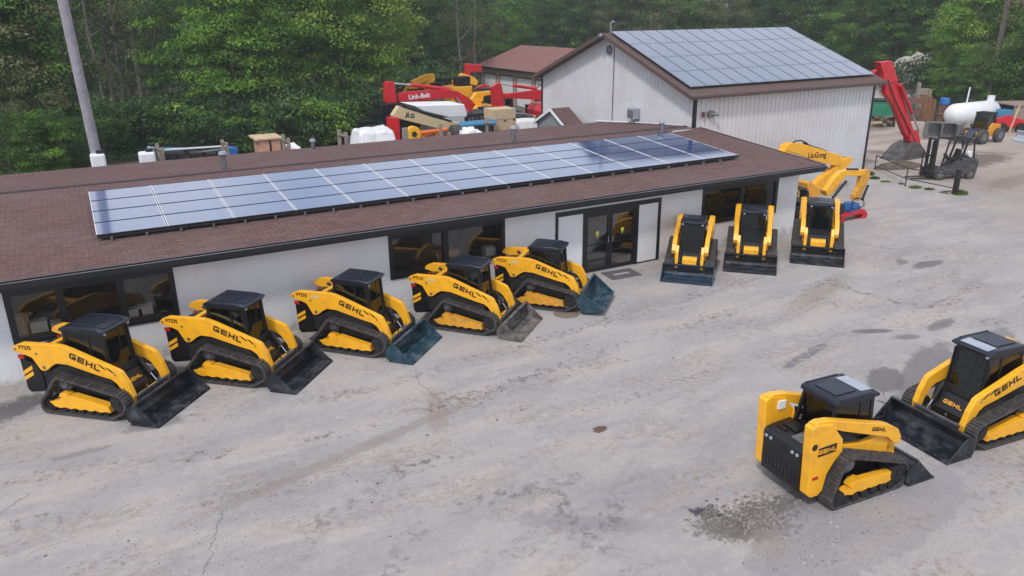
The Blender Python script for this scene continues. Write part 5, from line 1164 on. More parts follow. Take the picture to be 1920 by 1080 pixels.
obj('grapple_frame', MB().prism([(G0[0] - .85, gz - .12), (G0[0] - .2, gz + .10), (G0[0] + .5, gz + .08), (G0[0] + .5, gz - .12), (G0[0] - .2, gz - .10)], -.26, .26), RED, t, bevel=.03)
for s in (-1, 1):
    obj('grapple_claw', MB().prism([(G0[0] - .15 + s * .3, gz), (G0[0] - .15 + s * .75, gz + .02), (G0[0] - .15 + s * .92, gz - .18), (G0[0] - .15 + s * .80, gz - .38), (G0[0] - .15 + s * .50, gz - .37), (G0[0] - .15 + s * .62, gz - .18), (G0[0] - .15 + s * .35, gz - .10)], -.24, .24), RED, t, bevel=.03)
# red excavator arm beside the barn with bucket on the ground
Q3 = z1(1540, 60, 3.374); Q4 = z1(1640, 160, 6.75)
Y = 8.6; cx = 39.6
t = excav('red excavator with its long arm reaching down beside the right end of the barn', 36.3, Y + 5.5, RED, None, (-1.6, 1.6), (1.0, 2.1), True)
cx = 36.3
t.location.y = Y + 5.5
for nm, pts, th, m in (('boom', Q3([(350, 190), (430, 182), (455, 260), (470, 310), (380, 330), (375, 260)]), .4, RED), ('stick', Q3([(392, 325), (470, 314), (488, 360), (530, 500), (592, 690), (562, 690), (520, 650), (448, 470), (396, 395)]), .34, RED)):
    o = obj(nm, slab(pts, Y, th, cx), m, t, bevel=.03); o.location.y = -5.5
o = obj('stick_cylinder', bar(*Q3([(470, 330), (545, 510)]), Y, .10, cx, yo=-.3), RED, t); o.location.y = -5.5; o2 = obj('piston_rod', bar(*Q3([(543, 515), (590, 620)]), Y, .055, cx, yo=-.3), CHR, o)
o = obj('bucket_link', slab(Q3([(540, 620), (590, 620), (610, 720), (570, 740), (540, 690)]), Y, .5, cx), RED, t, bevel=.02); o.location.y = -5.5
o = obj('bucket', MB().prism(pp(Q3([(500, 720), (560, 690), (600, 740), (620, 800), (600, 835), (540, 858), (425, 850), (405, 832), (450, 780)]), Y, cx), -.65, .65), mat('dark_bucket_steel', (.035, .035, .04), .5, col2=(.11, .10, .10), scale=3), t, bevel=.04); o.location.y = -5.5
o = obj('boom_base', MB().tube([(.3, 0, 1.9), (.6, -2.6, 4.3), (on_y(*Q3([(410, 215)])[0], Y).x - cx - .1, -5.3, on_y(*Q3([(410, 215)])[0], Y).z - .3)], .22, 6), RED, t)
for q_ in (-.24, .24):
    o = obj('hose', MB().tube([(v.x - cx, q_, v.z) for v in [on_y(*k_, Y) for k_ in Q3([(400, 300), (440, 420), (500, 540), (548, 640), (575, 700)])]], .035, 6), BLKM, t); o.location.y = -5.5
# dirt pile by the bucket
def heap(px, py, rx, ry, h, m, lab, cat, sd, nm='dirt_heap', kind=None):
    v = on_z(px, py); vs = []; fs = []; n = 20; k = 9
    for i in range(k):
        for j in range(n):
            a = 2 * pi * j / n; r = 1 - i / (k - 1); q = Vector((cos(a) * rx * r, sin(a) * ry * r, 0)); fq = 2 / max(1, rx * .45); f = 1 + .25 * noise.noise(q * fq + Vector((sd, 0, 0)))
            vs.append((q.x * f, q.y * f, max(-.02, h * (1 - r ** 1.6) * (1 + .3 * noise.noise(q * fq + Vector((0, sd, 0))) + .06 * noise.noise(q * fq * 4)))))
    for i in range(k - 1):
        for j in range(n): fs.append((i * n + j, i * n + (j + 1) % n, (i + 1) * n + (j + 1) % n, (i + 1) * n + j))
    o = obj(nm, MB().add(vs, fs), m, loc=(v.x, v.y, 0)); tag(o, lab, cat, None, kind); return o
heap(1685, 312, 1.8, .9, .32, DIRT, 'low heap of dark soil under the red excavator bucket', 'dirt heap', 4)
# tubular railing
def P3(px, py): return on_z(px, py)
ra, rb2, rc = P3(1640, 318), P3(1697, 350), P3(1788, 367)
rl_ = tag(empty('railing', ra), 'thin black tubular railing with two rails running from the barn corner past the forklift', 'railing')
def rel(v, z=0): return (v.x - ra.x, v.y - ra.y, z)
va = on_z(1640, 317); ends = [va, on_z(1697, 350), on_z(1787, 366)]
obj('top_rail', MB().tube([rel(ends[0], .78), rel(ends[1], .95), rel(ends[2], .98)], .028, 8), BLKM, rl_); obj('bottom_rail', MB().tube([rel(ends[0], .18), rel(ends[1], .42), rel(ends[2], .35)], .024, 8), BLKM, rl_)
for e, h in ((ends[0], .80), (ends[1], .95)): obj('post', MB().tube([rel(e, 0), rel(e, h)], .028, 8), BLKM, rl_)
tag(obj('bollard', MB().box(-.12, .12, -.1, .1, 0, 1.25), BLKM, loc=on_z(1790, 364), bevel=.02), 'black square bollard with weeds at its foot, right end of the railing', 'bollard')
def weeds(px, py, r, n, h, lab, sd):
    random.seed(sd); b = MB(); v = on_z(px, py)
    for i in range(n):
        a = random.random() * 6.28; q = math.sqrt(random.random()) * r; x, y = cos(a) * q, sin(a) * q * .7; hh = h * random.uniform(.5, 1) * (1 - .5 * q / r); d = random.random() * 6.28; ww = .03
        b.add([(x - ww * cos(d), y - ww * sin(d), 0), (x + ww * cos(d), y + ww * sin(d), 0), (x + cos(d + 1.2) * .09, y + sin(d + 1.2) * .09, hh)], [(0, 1, 2)])
    tag(obj('weeds', b, GRASS, loc=(v.x, v.y, 0)), lab, None, None, 'stuff')
for k, (x, y, r, n, h) in enumerate([(1800, 364, .42, 380, .32), (1716, 352, .35, 220, .16), (1742, 355, .3, 140, .12), (1640, 335, .3, 160, .22), (1660, 341, .3, 90, .12), (1690, 345, .2, 60, .10), (1632, 328, .25, 160, .3), (1775, 361, .4, 90, .1)]): weeds(x, y, r, n, h, 'tuft of green weeds growing through the asphalt', k)
# forklift
def forklift(x, y, deg):
    t = tag(empty('forklift', (x, y, 0), R(deg)), 'black and grey forklift with a white gas bottle parked behind the black railing', 'forklift')
    obj('counterweight', MB().prism([(-1.35, .25), (-1.42, .9), (-1.25, 1.15), (-.5, 1.1), (-.5, .25)], -.52, .52), mat('dusty_charcoal', (.03, .03, .037), .5, col2=(.09, .09, .10), scale=4), t, bevel=.05)
    obj('body', MB().prism([(-.5, .3), (-.5, 1.05), (-.2, .95), (0, .55), (.55, .5), (.8, .75), (.9, .5), (.9, .25)], -.5, .5), mat('dusty_charcoal', (.03, .03, .037)), t, bevel=.03)
    g = MB()
    for s in (-1, 1):
        g.tube([(.75, s * .46, .6), (.45, s * .46, 2.1)], .05, 6); g.tube([(-.35, s * .46, 1.0), (-.62, s * .46, 2.1)], .06, 6); g.tube([(-1.1, s * .46, 1.1), (-.95, s * .46, 2.1)], .05, 6); g.box(-1.0, .5, s * .46 - .03, s * .46 + .03, 2.08, 2.14)
    obj('overhead_guard', g, BLKM, t); sl_ = MB()
    for k in range(9): sl_.box(-.95 + k * .16, -.9 + k * .16, -.46, .46, 2.10, 2.13)
    obj('guard_bars', sl_, BLKM, t)
    m_ = MB()
    for s in (-1, 1): m_.box(1.0, 1.12, s * .3 - .05, s * .3 + .05, .08, 2.15); m_.box(1.12, 1.2, s * .22 - .04, s * .22 + .04, .1, 2.1)
    for z in (.4, 1.2, 2.1): m_.box(1.0, 1.12, -.3, .3, z, z + .07)
    m_.tube([(1.06, 0, .4), (1.06, 0, 2.0)], .04, 8); obj('mast', m_, BLKM, t)
    obj('carriage', MB().box(1.2, 1.26, -.5, .5, .15, .25).box(1.2, 1.26, -.5, .5, .5, .6).box(1.2, 1.25, -.48, -.42, .15, 1.3).box(1.2, 1.25, .42, .48, .15, 1.3).box(1.2, 1.25, -.48, .48, 1.25, 1.3), BLKM, t)
    for s in (-1, 1): obj('fork', MB().box(1.26, 2.2, s * .28 - .06, s * .28 + .06, .06, .10).box(1.26, 1.31, s * .28 - .06, s * .28 + .06, .06, .6), BLKM, t)
    for xx, r in ((.75, .33), (-1.0, .27)):
        for s in (-1, 1):
            w_ = obj('wheel', MB().tube([(xx, s * .38, r), (xx, s * .58, r)], r, 20), RUB, t, bevel=.02); obj('rim', MB().tube([(xx, s * .575, r), (xx, s * .59, r)], r * .5, 14), STEEL, w_)
    obj('seat', MB().box(-.45, .05, -.22, .22, .98, 1.1).prism([(-.45, 1.1), (-.55, 1.55), (-.45, 1.57), (-.33, 1.1)], -.22, .22), BLKM, t, bevel=.03)
    obj('steering_wheel', MB().tube([(.35, 0, .7), (.22, 0, 1.2)], .03, 8).tube([(.24, 0, 1.2), (.20, 0, 1.22)], .16, 14), BLKM, t)
    gb_ = obj('gas_bottle', MB().tube([(-1.0, -.38, 1.3), (-1.0, .38, 1.3)], .17, 16), WHT, t, bevel=.04); obj('bottle_bracket', MB().box(-1.15, -.85, -.3, .3, 1.1, 1.16), BLKM, t)
    obj('number_plate', MB().box(-1.0, -.7, -.535, -.52, .75, 1.0), WSTICK, t); return t
forklift(36.9, 3.6, 158)
# concrete barrier, grey blade, tank, coupling column ...
v1, v2 = on_z(1676, 247), on_z(1735, 250); cb = (v1 + v2) / 2
tag(obj('concrete_barrier', MB().prism([(-.35, 0), (.35, 0), (.3, .8), (-.3, .8)], -(v2 - v1).length / 2, (v2 - v1).length / 2, ax='y'), CONC, loc=(cb.x, cb.y, 0), rot=(0, 0, math.atan2((v2 - v1).y, (v2 - v1).x) - pi / 2), bevel=.03), 'long pale concrete block beside the grey steel pusher', 'concrete block')
v1, v2 = on_z(1735, 257), on_z(1788, 259); cb = (v1 + v2) / 2; L_ = (v2 - v1).length; ang = math.atan2((v2 - v1).y, (v2 - v1).x)
bt = tag(empty('snow_pusher', (cb.x, cb.y, 0), ang), 'long grey steel box pusher lying beyond the forklift', 'snow pusher')
obj('blade', MB().box(-L_ / 2, L_ / 2, .5, .58, .05, 1.05).box(-L_ / 2, L_ / 2, -.1, .55, 1.0, 1.06).box(-L_ / 2 - .1, -L_ / 2, -.6, .6, 0, 1.0).box(L_ / 2, L_ / 2 + .1, -.6, .6, 0, 1.0), STEEL, bt); obj('brace', MB().box(-.05, .05, -.5, .5, .05, 1.0), STEEL, bt); obj('skid', MB().box(-L_ / 2 - .25, L_ / 2 + .2, -.68, -.58, .01, .08), STEEL, bt)
v = on_z(1817, 246); a = on_y(1773, 215, v.y); c = on_y(1862, 218, v.y)
pt_ = tag(empty('propane_tank', (v.x, v.y, 0)), 'big white horizontal gas tank with rounded ends on grey saddles by the trees', 'tank')
Lh = (c - a).length / 2; Lh *= .93; r_ = .80; zc = on_y(1817, 210, v.y).z - .1
prof = [(-Lh, 0), (-Lh + .08, r_ * .45), (-Lh + .3, r_ * .8), (-Lh + .65, r_)]; vs = []; n = 28
full = prof + [(-p[0], p[1]) for p in prof[::-1]]
for x, r in full: vs += [(x, r * cos(2 * pi * j / n), r * sin(2 * pi * j / n)) for j in range(n)]
obj('tank_shell', MB().add(vs, [(i * n + j, i * n + (j + 1) % n, (i + 1) * n + (j + 1) % n, (i + 1) * n + j) for i in range(len(full) - 1) for j in range(n)]), WHT, pt_, loc=(0, 0, zc), smooth=True)
for s in (-1, 1): obj('saddle', MB().box(s * Lh * .55 - .15, s * Lh * .55 + .15, -.8, .8, 0, zc - .5), CONC, pt_)
obj('dome', MB().tube([(Lh * .72, 0, zc + .7), (Lh * .72, 0, zc + 1.15)], .26, 16), WHT, pt_); obj('vent_pipe', MB().tube([(-Lh * .35, 0, zc + .7), (-Lh * .32, 0, zc + 1.9)], .05, 8), WHT, pt_)
for x, r in ((-.1, .16), (Lh * .82, .22)): obj('red_marking', MB().prism([(x - r, zc - .1), (x, zc - .1 + r), (x + r, zc - .1), (x, zc - .1 - r)], -.81 if x < 1 else -.78, -.77 if x < 1 else -.74), RED, pt_)
v = on_z(1762, 244); ct = tag(empty('auger_drive', (v.x, v.y, 0)), 'rusty brown column with a blue cap standing left of the white tank', 'machine part')
h_ = on_y(1762, 197, v.y).z; obj('column', MB().box(-.26, .26, -.24, .24, 0, h_).box(-.32, .32, -.3, .3, h_ * .6, h_ * .66), RUST, ct, bevel=.03); obj('cap', MB().tube([(0, 0, h_), (0, 0, h_ + .5)], .34, 14), BLUE, ct, bevel=.05); obj('base', MB().box(-.7, .7, -.4, .4, 0, .6), GREYP, ct)
for k, (x, y, w_, h, m, lab) in enumerate([(1710, 236, 1.6, 2.7, RUST, 'tall rusty steel frame standing left of the blue-capped column'), (1722, 232, .9, 3.2, WOODG, 'tall grey timber bundle beside the rusty frame'), (1694, 238, 1.2, 2.2, STEEL, 'grey steel rack behind the red excavator arm'), (1735, 236, .8, 2.4, mat('brown_steel', (.26, .13, .07), .8), 'brown steel panel standing upright left of the blue-capped column')]):
    v = on_z(x, y); b = MB()
    for s in (-1, 1): b.box(s * w_ / 2 - .09, s * w_ / 2 + .09, -.2, .2, 0, h * (1 - .08 * (s + 1)))
    for i in range(3 + k): b.box(-w_ / 2 + .1, w_ / 2 - .1, -.12 + .03 * i, .0 + .03 * i, h * (.1 + .8 * i / (3 + k)), h * (.1 + .8 * i / (3 + k)) + h * .16)
    tag(obj('steel_rack', b, m, loc=(v.x, v.y, 0), rot=(0, 0, R(-45 + 12 * k))), lab, 'rack')
v = on_z(1652, 228); g2_ = tag(empty('skip_container', (v.x, v.y, 0), R(-40)), 'green skip container just right of the barn wall', 'skip'); obj('body', MB().prism([(-1.8, .1), (-2.2, 1.7), (2.2, 1.7), (1.8, .1)], -.9, .9), GRN, g2_, bevel=.03); obj('rim', MB().box(-2.25, 2.25, -.96, .96, 1.7, 1.78), BLKM, g2_)
random.seed(11)
def logs(px, py, n, w_, lab):
    v = on_z(px, py); t = tag(empty('scrap_pile', (v.x, v.y, 0), R(-35)), lab, 'scrap pile')
    for i in range(n):
        x, y, z = random.uniform(-w_, w_), random.uniform(-.5, .5), .12 + (i % 4) * .18; obj('scrap_piece', MB().box(-random.uniform(.2, .6), random.uniform(.2, .6), -.1, .1, -.08, .08), random.choice([RUST, WOODG, WOOD, BLKM]), t, loc=(x, y, z), rot=(random.uniform(-.2, .2), random.uniform(-.15, .15), random.uniform(0, 3)))
logs(1655, 236, 26, 1.8, 'pile of brown scrap timber between the barn and the red arm'); logs(1795, 246, 16, 1.0, 'small brown scrap pile in front of the white tank'); logs(1700, 232, 18, 1.4, 'brown scrap heap behind the concrete block')
# blue-cabbed orange telehandler
def telehandler(x, y, deg):
    t = tag(empty('telehandler', (x, y, 0), R(deg), .78), 'orange and dark blue wheel loader with big tyres in front of the white tank', 'loader')
    obj('chassis', MB().prism([(-1.5, .6), (-1.5, 1.5), (-.3, 1.7), (.4, 1.0), (1.5, 1.0), (1.5, .55)], -.65, .65), mat('amber_paint', (.75, .30, .012), .4), t, bevel=.06)
    c = obj('cab_frame', MB().box(-.6, .6, -.62, -.56, 1.0, 1.3).box(-.6, .6, .56, .62, 1.0, 1.3).box(-.62, -.52, -.62, .62, 1.0, 2.5).prism([(.55, 1.1), (.65, 1.1), (.35, 2.5), (.25, 2.5)], -.62, -.54).prism([(.55, 1.1), (.65, 1.1), (.35, 2.5), (.25, 2.5)], .54, .62).box(-.7, .42, -.66, .66, 2.48, 2.58), BLK, t, bevel=.03)
    obj('cab_window', MB().prism([(-.5, 1.3), (.56, 1.3), (.32, 2.48), (-.5, 2.48)], -.55, .55), glass('pale_cab_glass', (.45, .55, .6), .04, 1.5), c)
    obj('front_arm', MB().prism([(.6, 1.2), (1.3, 1.1), (2.3, .5), (2.5, .25), (2.2, .2), (1.2, .8), (.5, 1.0)], -.4, .4), mat('navy_steel', (.02, .035, .08), .5), t, bevel=.04)
    obj('attachment', MB().box(2.3, 2.45, -.8, .8, .1, .7).box(2.4, 3.5, -.75, -.6, .08, .14).box(2.4, 3.5, .6, .75, .08, .14), GREYP, t)
    for xx in (-1.1, 1.15):
        for s in (-1, 1):
            w_ = obj('wheel', MB().tube([(xx, s * .62, .62), (xx, s * 1.02, .62)], .62, 24), RUB, t, bevel=.05); obj('rim', MB().tube([(xx, s * 1.0, .62), (xx, s * 1.04, .62)], .33, 16), STEEL, w_)
v = on_z(1838, 266); telehandler(v.x, v.y, 158 + 20)
# red implements and other bits by the right edge
v = on_z(1884, 246); t = tag(empty('mower', (v.x, v.y, 0), R(-30)), 'small red machine with blue hood right of the orange loader', 'machine'); obj('body', MB().prism([(-1.0, .35), (-1.1, 1.0), (-.3, 1.25), (.9, .9), (1.1, .35)], -.6, .6), RED, t, bevel=.06); obj('hood', MB().prism([(-.9, 1.0), (-.8, 1.6), (.1, 1.6), (.3, 1.05)], -.45, .45), BLUEP, t, bevel=.05)
for xx in (-.7, .7):
    for s in (-1, 1): obj('wheel', MB().tube([(xx, s * .6, .35), (xx, s * .85, .35)], .35, 16), BLKM, t)
v = on_z(1893, 240); tag(obj('red_drum', MB().tube([(0, -.8, .5), (0, .8, .5)], .5, 18), RED, loc=(v.x + .8, v.y - .3, 0), bevel=.04), 'red drum lying at the right edge beside the small red machine', 'drum')
v = on_z(1912, 243); t = tag(empty('timber_bin', (v.x, v.y, 0), R(-25)), 'open timber bin with dark inside at the right edge under the trees', 'bin'); b = MB()
for s in (-1, 1): b.box(-1.6, 1.6, s * 1.1 - .06, s * 1.1 + .06, 0, 1.9)
b.box(1.5, 1.6, -1.1, 1.1, 0, 1.9); b.box(-1.7, 1.7, -1.25, 1.25, 1.9, 2.0); obj('walls', b, WOODG, t); [obj('post', MB().tube([(-1.7, q_, 0), (-1.3, q_, 2.0)], .08, 6), WOOD, t) for q_ in (-1.2, 1.2)]
v = on_z(1908, 266); t = tag(empty('plough', (v.x, v.y, 0), R(-20)), 'dark plough blade with pale blue mouldboard lying at the right edge', 'plough'); obj('mouldboard', MB().prism([(-.1, 0), (.25, .1), (.35, .5), (.2, .75), (.1, .72), (.2, .45), (.1, .2), (-.1, .12)], -1.0, .4), mat('pale_blue_steel', (.4, .47, .55), .4), t); obj('frame', MB().box(.3, 1.6, -.5, .3, .1, .5).tube([(.4, .6, .3), (1.6, .8, .5)], .12, 8), BLK, t)
# pale stony bank between the trees
heap(1718, 186, 7.0, 6, 4.4, mat('stony_bank', (.38, .355, .33), .95, col2=(.30, .28, .26), scale=1.2, bump=.4, bscale=3), '', '', 21, 'stony_hill', 'structure')
#P4
# ================================================================== woodland
def crown_mesh(sd, rx, rz, zc, n_cl, per, leaf, mats, shape='round', gap=.0):
    rnd = random.Random(sd); b = MB(); V = b.v; F = b.f; Mi = b.m
    for c in range(n_cl):
        while True:
            d = Vector((rnd.gauss(0, 1), rnd.gauss(0, 1), rnd.gauss(0, 1)))
            if d.length > .2: break
        d.normalize(); r = rnd.uniform(.45, 1.0) ** .6
        if shape == 'cone':
            h = rnd.random() ** 1.3; R_ = rx * (1 - h) * rnd.uniform(.5, 1); a = rnd.random() * 6.283; cc = Vector((cos(a) * R_, sin(a) * R_, zc - rz + 2 * rz * h)); cr = .35 + .75 * (1 - h)
        else:
            w_ = 1.0 + .22 * noise.noise(d * 1.7 + Vector((sd, 0, 0))) + (.0 if shape == 'round' else 0)
            cc = Vector((d.x * rx * r * w_, d.y * rx * r * w_, zc + d.z * rz * r * w_)); cr = rnd.uniform(.55, 1.15) * (rx / 3.2) ** .5
        tone = rnd.choice((0, 0, 1)) if len(mats) > 1 else 0
        for k in range(per):
            q = Vector((rnd.gauss(0, 1), rnd.gauss(0, 1), rnd.gauss(0, 1))); q.normalize()
            if q.z < -.35 and rnd.random() < .6: q.z = -q.z
            rr = cr * rnd.uniform(.4, 1.12); p = cc + Vector((q.x * rr * 1.3, q.y * rr * 1.3, q.z * rr * .5 - .12 * (q.x * q.x + q.y * q.y) * rr))
            nrm = (q * .7 + Vector((rnd.gauss(0, .5), rnd.gauss(0, .5), rnd.gauss(.45, .5)))).normalized()
            t = nrm.orthogonal().normalized(); t.rotate(Matrix.Rotation(rnd.random() * 6.283, 3, nrm)); u = nrm.cross(t); s = leaf * rnd.uniform(.6, 1.3)
            o = len(V); V += [tuple(p - t * s), tuple(p + u * s * .55), tuple(p + t * s), tuple(p - u * s * .55)]; F.append((o, o + 1, o + 2, o + 3)); Mi.append(tone)
    me = bpy.data.meshes.new('crown'); me.from_pydata(V, [], F)
    for m in mats: me.materials.append(m)
    me.polygons.foreach_set('material_index', Mi); me.update(); return me
def trunk_mesh(sd, h, r, limbs=7, spread=2.4):
    rnd = random.Random(sd); b = MB(); x = y = 0; pts = [(0, 0, -.2)]
    for k in range(1, 6): x += rnd.uniform(-.15, .15); y += rnd.uniform(-.15, .15); pts.append((x, y, h * k / 5))
    b.tube(pts, r, 8, r2=r * .35)
    for k in range(limbs):
        i = rnd.randint(2, 5); p = Vector(pts[i]); a = rnd.random() * 6.283; L_ = spread * rnd.uniform(.5, 1); q = p + Vector((cos(a) * L_ * .5, sin(a) * L_ * .5, L_ * .35)); e = p + Vector((cos(a) * L_, sin(a) * L_, L_ * .85)); b.tube([p, q, e], r * .38, 6, r2=r * .12)
    return b.mesh('trunk', BARK, True)
PROTO = {}
def proto(k, sd, rx, rz, zc, ncl, per, leaf, mats, th, tr, shape='round'):
    PROTO[k] = (crown_mesh(sd, rx, rz, zc, int(ncl * 1.0), int(per * 2.1), leaf * .64, mats, shape), trunk_mesh(sd, th, tr, 7 if shape == 'round' else 0, rx * .8))
proto('mid', 1, 3.3, 5.2, 7.2, 105, 95, .17, [LEAF, LEAFB], 9, .22)
proto('mid2', 2, 3.6, 5.6, 7.0, 115, 90, .17, [LEAF, LEAFD], 9, .24)
proto('bright', 3, 3.6, 5.4, 7.0, 115, 95, .165, [LEAFB, LEAF], 9, .22)
proto('bright2', 4, 3.2, 5.8, 7.0, 110, 95, .165, [LEAFB, LEAFY], 9, .20)
proto('yellow', 5, 2.6, 3.2, 6.0, 62, 95, .15, [LEAFY, LEAFB], 6, .16)
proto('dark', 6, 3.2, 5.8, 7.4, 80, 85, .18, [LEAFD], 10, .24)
proto('dull', 7, 3.2, 5.2, 6.2, 80, 85, .16, [LEAFR, LEAFD], 8, .18)
proto('ivy', 8, 3.4, 6.4, 6.2, 135, 95, .16, [LEAF, LEAFR], 10, .24)
proto('conifer', 9, 2.5, 6.6, 7.4, 110, 60, .17, [LEAFD], 13, .2, 'cone')
proto('bush', 10, 1.7, 1.3, 1.2, 34, 80, .14, [LEAF, LEAFB], 1.0, .07)
proto('bushd', 11, 1.9, 1.5, 1.3, 36, 80, .15, [LEAFD, LEAF], 1.0, .07)
proto('bare', 12, 2.4, 4.2, 6.4, 34, 34, .10, [LEAFR], 10, .17)
proto('tall', 13, 2.6, 4.0, 12.0, 60, 85, .18, [LEAFD, LEAF], 14, .20)
TREES = {}
def tree(kind, x, y, sc=1.0, label=None, group=None, cat='tree', name=None, zs=1.0):
    cr, tr = PROTO[kind]; t = empty(name or ('conifer_tree' if kind == 'conifer' else 'shrub' if kind.startswith('bush') else 'leafy_tree'), (x, y, 0), random.random() * 6.283, sc); t.scale.z = sc * zs
    a = bpy.data.objects.new('crown', cr); C.objects.link(a); a.parent = t; b = bpy.data.objects.new('trunk', tr); C.objects.link(b); b.parent = t
    tag(t, label, cat, group); return t
def tp(kind, px, Y, sc, label, group='trees at the edge of the yard', **k): v = on_y(px, 300, Y); return tree(kind, v.x, Y, sc, label, group, **k)
random.seed(5)
tp('ivy', 18, 27.5, 1.0, 'leafy green tree filling the top left corner, left of the leaning pole')
tp('ivy', 92, 29, .98, 'dense ivy-like green tree directly behind the leaning pole')
tp('dull', 55, 24.5, .62, 'lower brownish green bush-like tree in front of the top left trees')
tp('ivy', 20, 21, .42, 'bright green shrub at the left edge just above the shop roof', cat='shrub', name='shrub'); tp('mid', 75, 21, .38, 'bright green shrub just left of the foot of the leaning pole', cat='shrub', name='shrub'); tp('mid2', 125, 22.5, .36, 'dark green shrub at the foot of the leaning pole', cat='shrub', name='shrub')
tp('ivy', -60, 30, 1.1, 'leafy tree cut off by the left edge of the photo')
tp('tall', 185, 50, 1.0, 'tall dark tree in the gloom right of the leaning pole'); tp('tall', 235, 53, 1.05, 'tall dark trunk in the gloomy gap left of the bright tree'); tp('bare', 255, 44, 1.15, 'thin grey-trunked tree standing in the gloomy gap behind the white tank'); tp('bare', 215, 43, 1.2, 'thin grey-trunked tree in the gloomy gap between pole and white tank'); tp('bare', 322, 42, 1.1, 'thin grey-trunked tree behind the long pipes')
tp('tall', 285, 49, 1.0, 'tall shaded tree at the left side of the big bright green trees')
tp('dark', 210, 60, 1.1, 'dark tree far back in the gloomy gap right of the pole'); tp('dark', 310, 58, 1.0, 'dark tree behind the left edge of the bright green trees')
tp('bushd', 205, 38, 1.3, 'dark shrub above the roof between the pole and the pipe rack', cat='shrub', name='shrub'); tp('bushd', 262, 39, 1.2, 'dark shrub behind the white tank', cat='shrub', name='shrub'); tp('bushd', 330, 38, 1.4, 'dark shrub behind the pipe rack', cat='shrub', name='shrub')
tp('bright', 395, 41, 1.05, 'bright green tree with broad boughs above the pipe rack'); tp('bright', 462, 37.5, .95, 'bright green tree above the left roof vent and plywood box')
tp('mid', 530, 38, 1.05, 'mid green tree above the reddish plywood box'); tp('bright2', 590, 39, 1.1, 'bright yellow-green tree above the weathered posts at left centre')
tp('mid', 650, 38.5, 1.05, 'mid green tree above the white tarp pile'); tp('yellow', 716, 37, 1.28, 'pale yellow-green tree with drooping boughs left of the yellow excavator arm')
tp('bushd', 420, 33.5, 1.2, 'dark green shrub right of the blue drum', cat='shrub', name='shrub'); tp('bush', 462, 33, 1.0, 'light green shrub left of the plywood box', cat='shrub', name='shrub'); tp('bushd', 560, 33, 1.4, 'dark shrub behind the forked posts', cat='shrub', name='shrub'); tp('bush', 612, 33.5, 1.3, 'green shrub left of the posts near the tarp pile', cat='shrub', name='shrub'); tp('bushd', 668, 34.5, 1.4, 'dark green shrub behind the white tarp pile', cat='shrub', name='shrub')
tp('bushd', 500, 36, 1.5, 'dark shrub behind the plywood box', cat='shrub', name='shrub'); tp('bush', 372, 36.5, 1.3, 'green shrub behind the long pipes', cat='shrub', name='shrub')
tp('dark', 770, 54, 1.0, 'dark tree right of the pale yellow-green tree'); tp('mid2', 815, 58, 1.0, 'dark green tree above the yellow excavator arms'); tp('bare', 868, 50, 1.0, 'thin half-bare grey tree left of the garage'); tp('bare', 895, 54, 1.05, 'thin half-bare tree just behind the garage corner')
tp('bush', 850, 50, 1.3, 'light green shrub left of the raised dark red boom', cat='shrub', name='shrub'); tp('bushd', 800, 47, 1.6, 'dark shrub behind the yellow excavator arm', cat='shrub', name='shrub')
tp('dark', 880, 64, 1.05, 'dark shaded tree behind the half-bare trees'); tp('bright', 945, 72, 1.05, 'bright green tree behind the garage roof'); tp('bright2', 1000, 80, 1.0, 'bright tree behind the right half of the garage roof'); tp('mid', 1050, 76, .95, 'green tree between the garage roof and the barn peak')
tp('conifer', 1095, 74, .95, 'dark conifer above the barn peak left of its vent stack'); tp('conifer', 1165, 72, 1.0, 'dark conifer directly behind the barn ridge vent stack'); tp('bare', 1308, 66, 1.1, 'pale thin-trunked tree behind the left part of the barn ridge'); tp('bare', 1352, 66, 1.15, 'pale thin-trunked tree behind the middle of the barn ridge')
tp('mid', 1230, 74, 1.0, 'green tree behind the barn ridge right of the conifer'); tp('dull', 1280, 72, 1.1, 'dull green tree behind the barn ridge'); tp('bright', 1420, 66, 1.0, 'bright green tree behind the right part of the barn ridge'); tp('mid', 1475, 60, 1.0, 'mid green tree behind the right end of the barn ridge')
tp('dark', 1535, 52, 1.0, 'dark tree right of the barn ridge end'); tp('conifer', 1570, 50, 1.0, 'dark conifer above the barn roof slope'); tp('ivy', 1612, 40, .95, 'bright leafy tree above the lower right corner of the barn roof'); tp('mid', 1650, 36, .9, 'green tree above the red excavator arm')
tp('dark', 1660, 46, 1.1, 'dark tree behind the red excavator arm top')
for (px, Y, kind, sc, lab) in [(1712, 34, 'mid2', 1.05, 'green tree above the pale stony bank'), (1755, 27, 'ivy', .8, 'leafy tree with spreading boughs right of the stony bank'), (1790, 21, 'bright2', .95, 'bright green tree above the white gas tank'), (1752, 25, 'mid', .62, 'low leafy tree overlapping the right side of the stony bank'), (1845, 20, 'mid', .95, 'green tree above the orange loader'), (1895, 17, 'dull', 1.0, 'brownish tree at the upper right edge'), (1940, 12, 'ivy', 1.0, 'leafy tree at the right edge above the timber bin'), (1870, 30, 'bright2', 1.2, 'yellow-green tree at the top right corner'), (1930, 25, 'bright', 1.25, 'green tree cut by the top right corner'), (1780, 38, 'dark', 1.15, 'dark tree high above the white gas tank')]:
    tp(kind, px, Y, sc, lab)
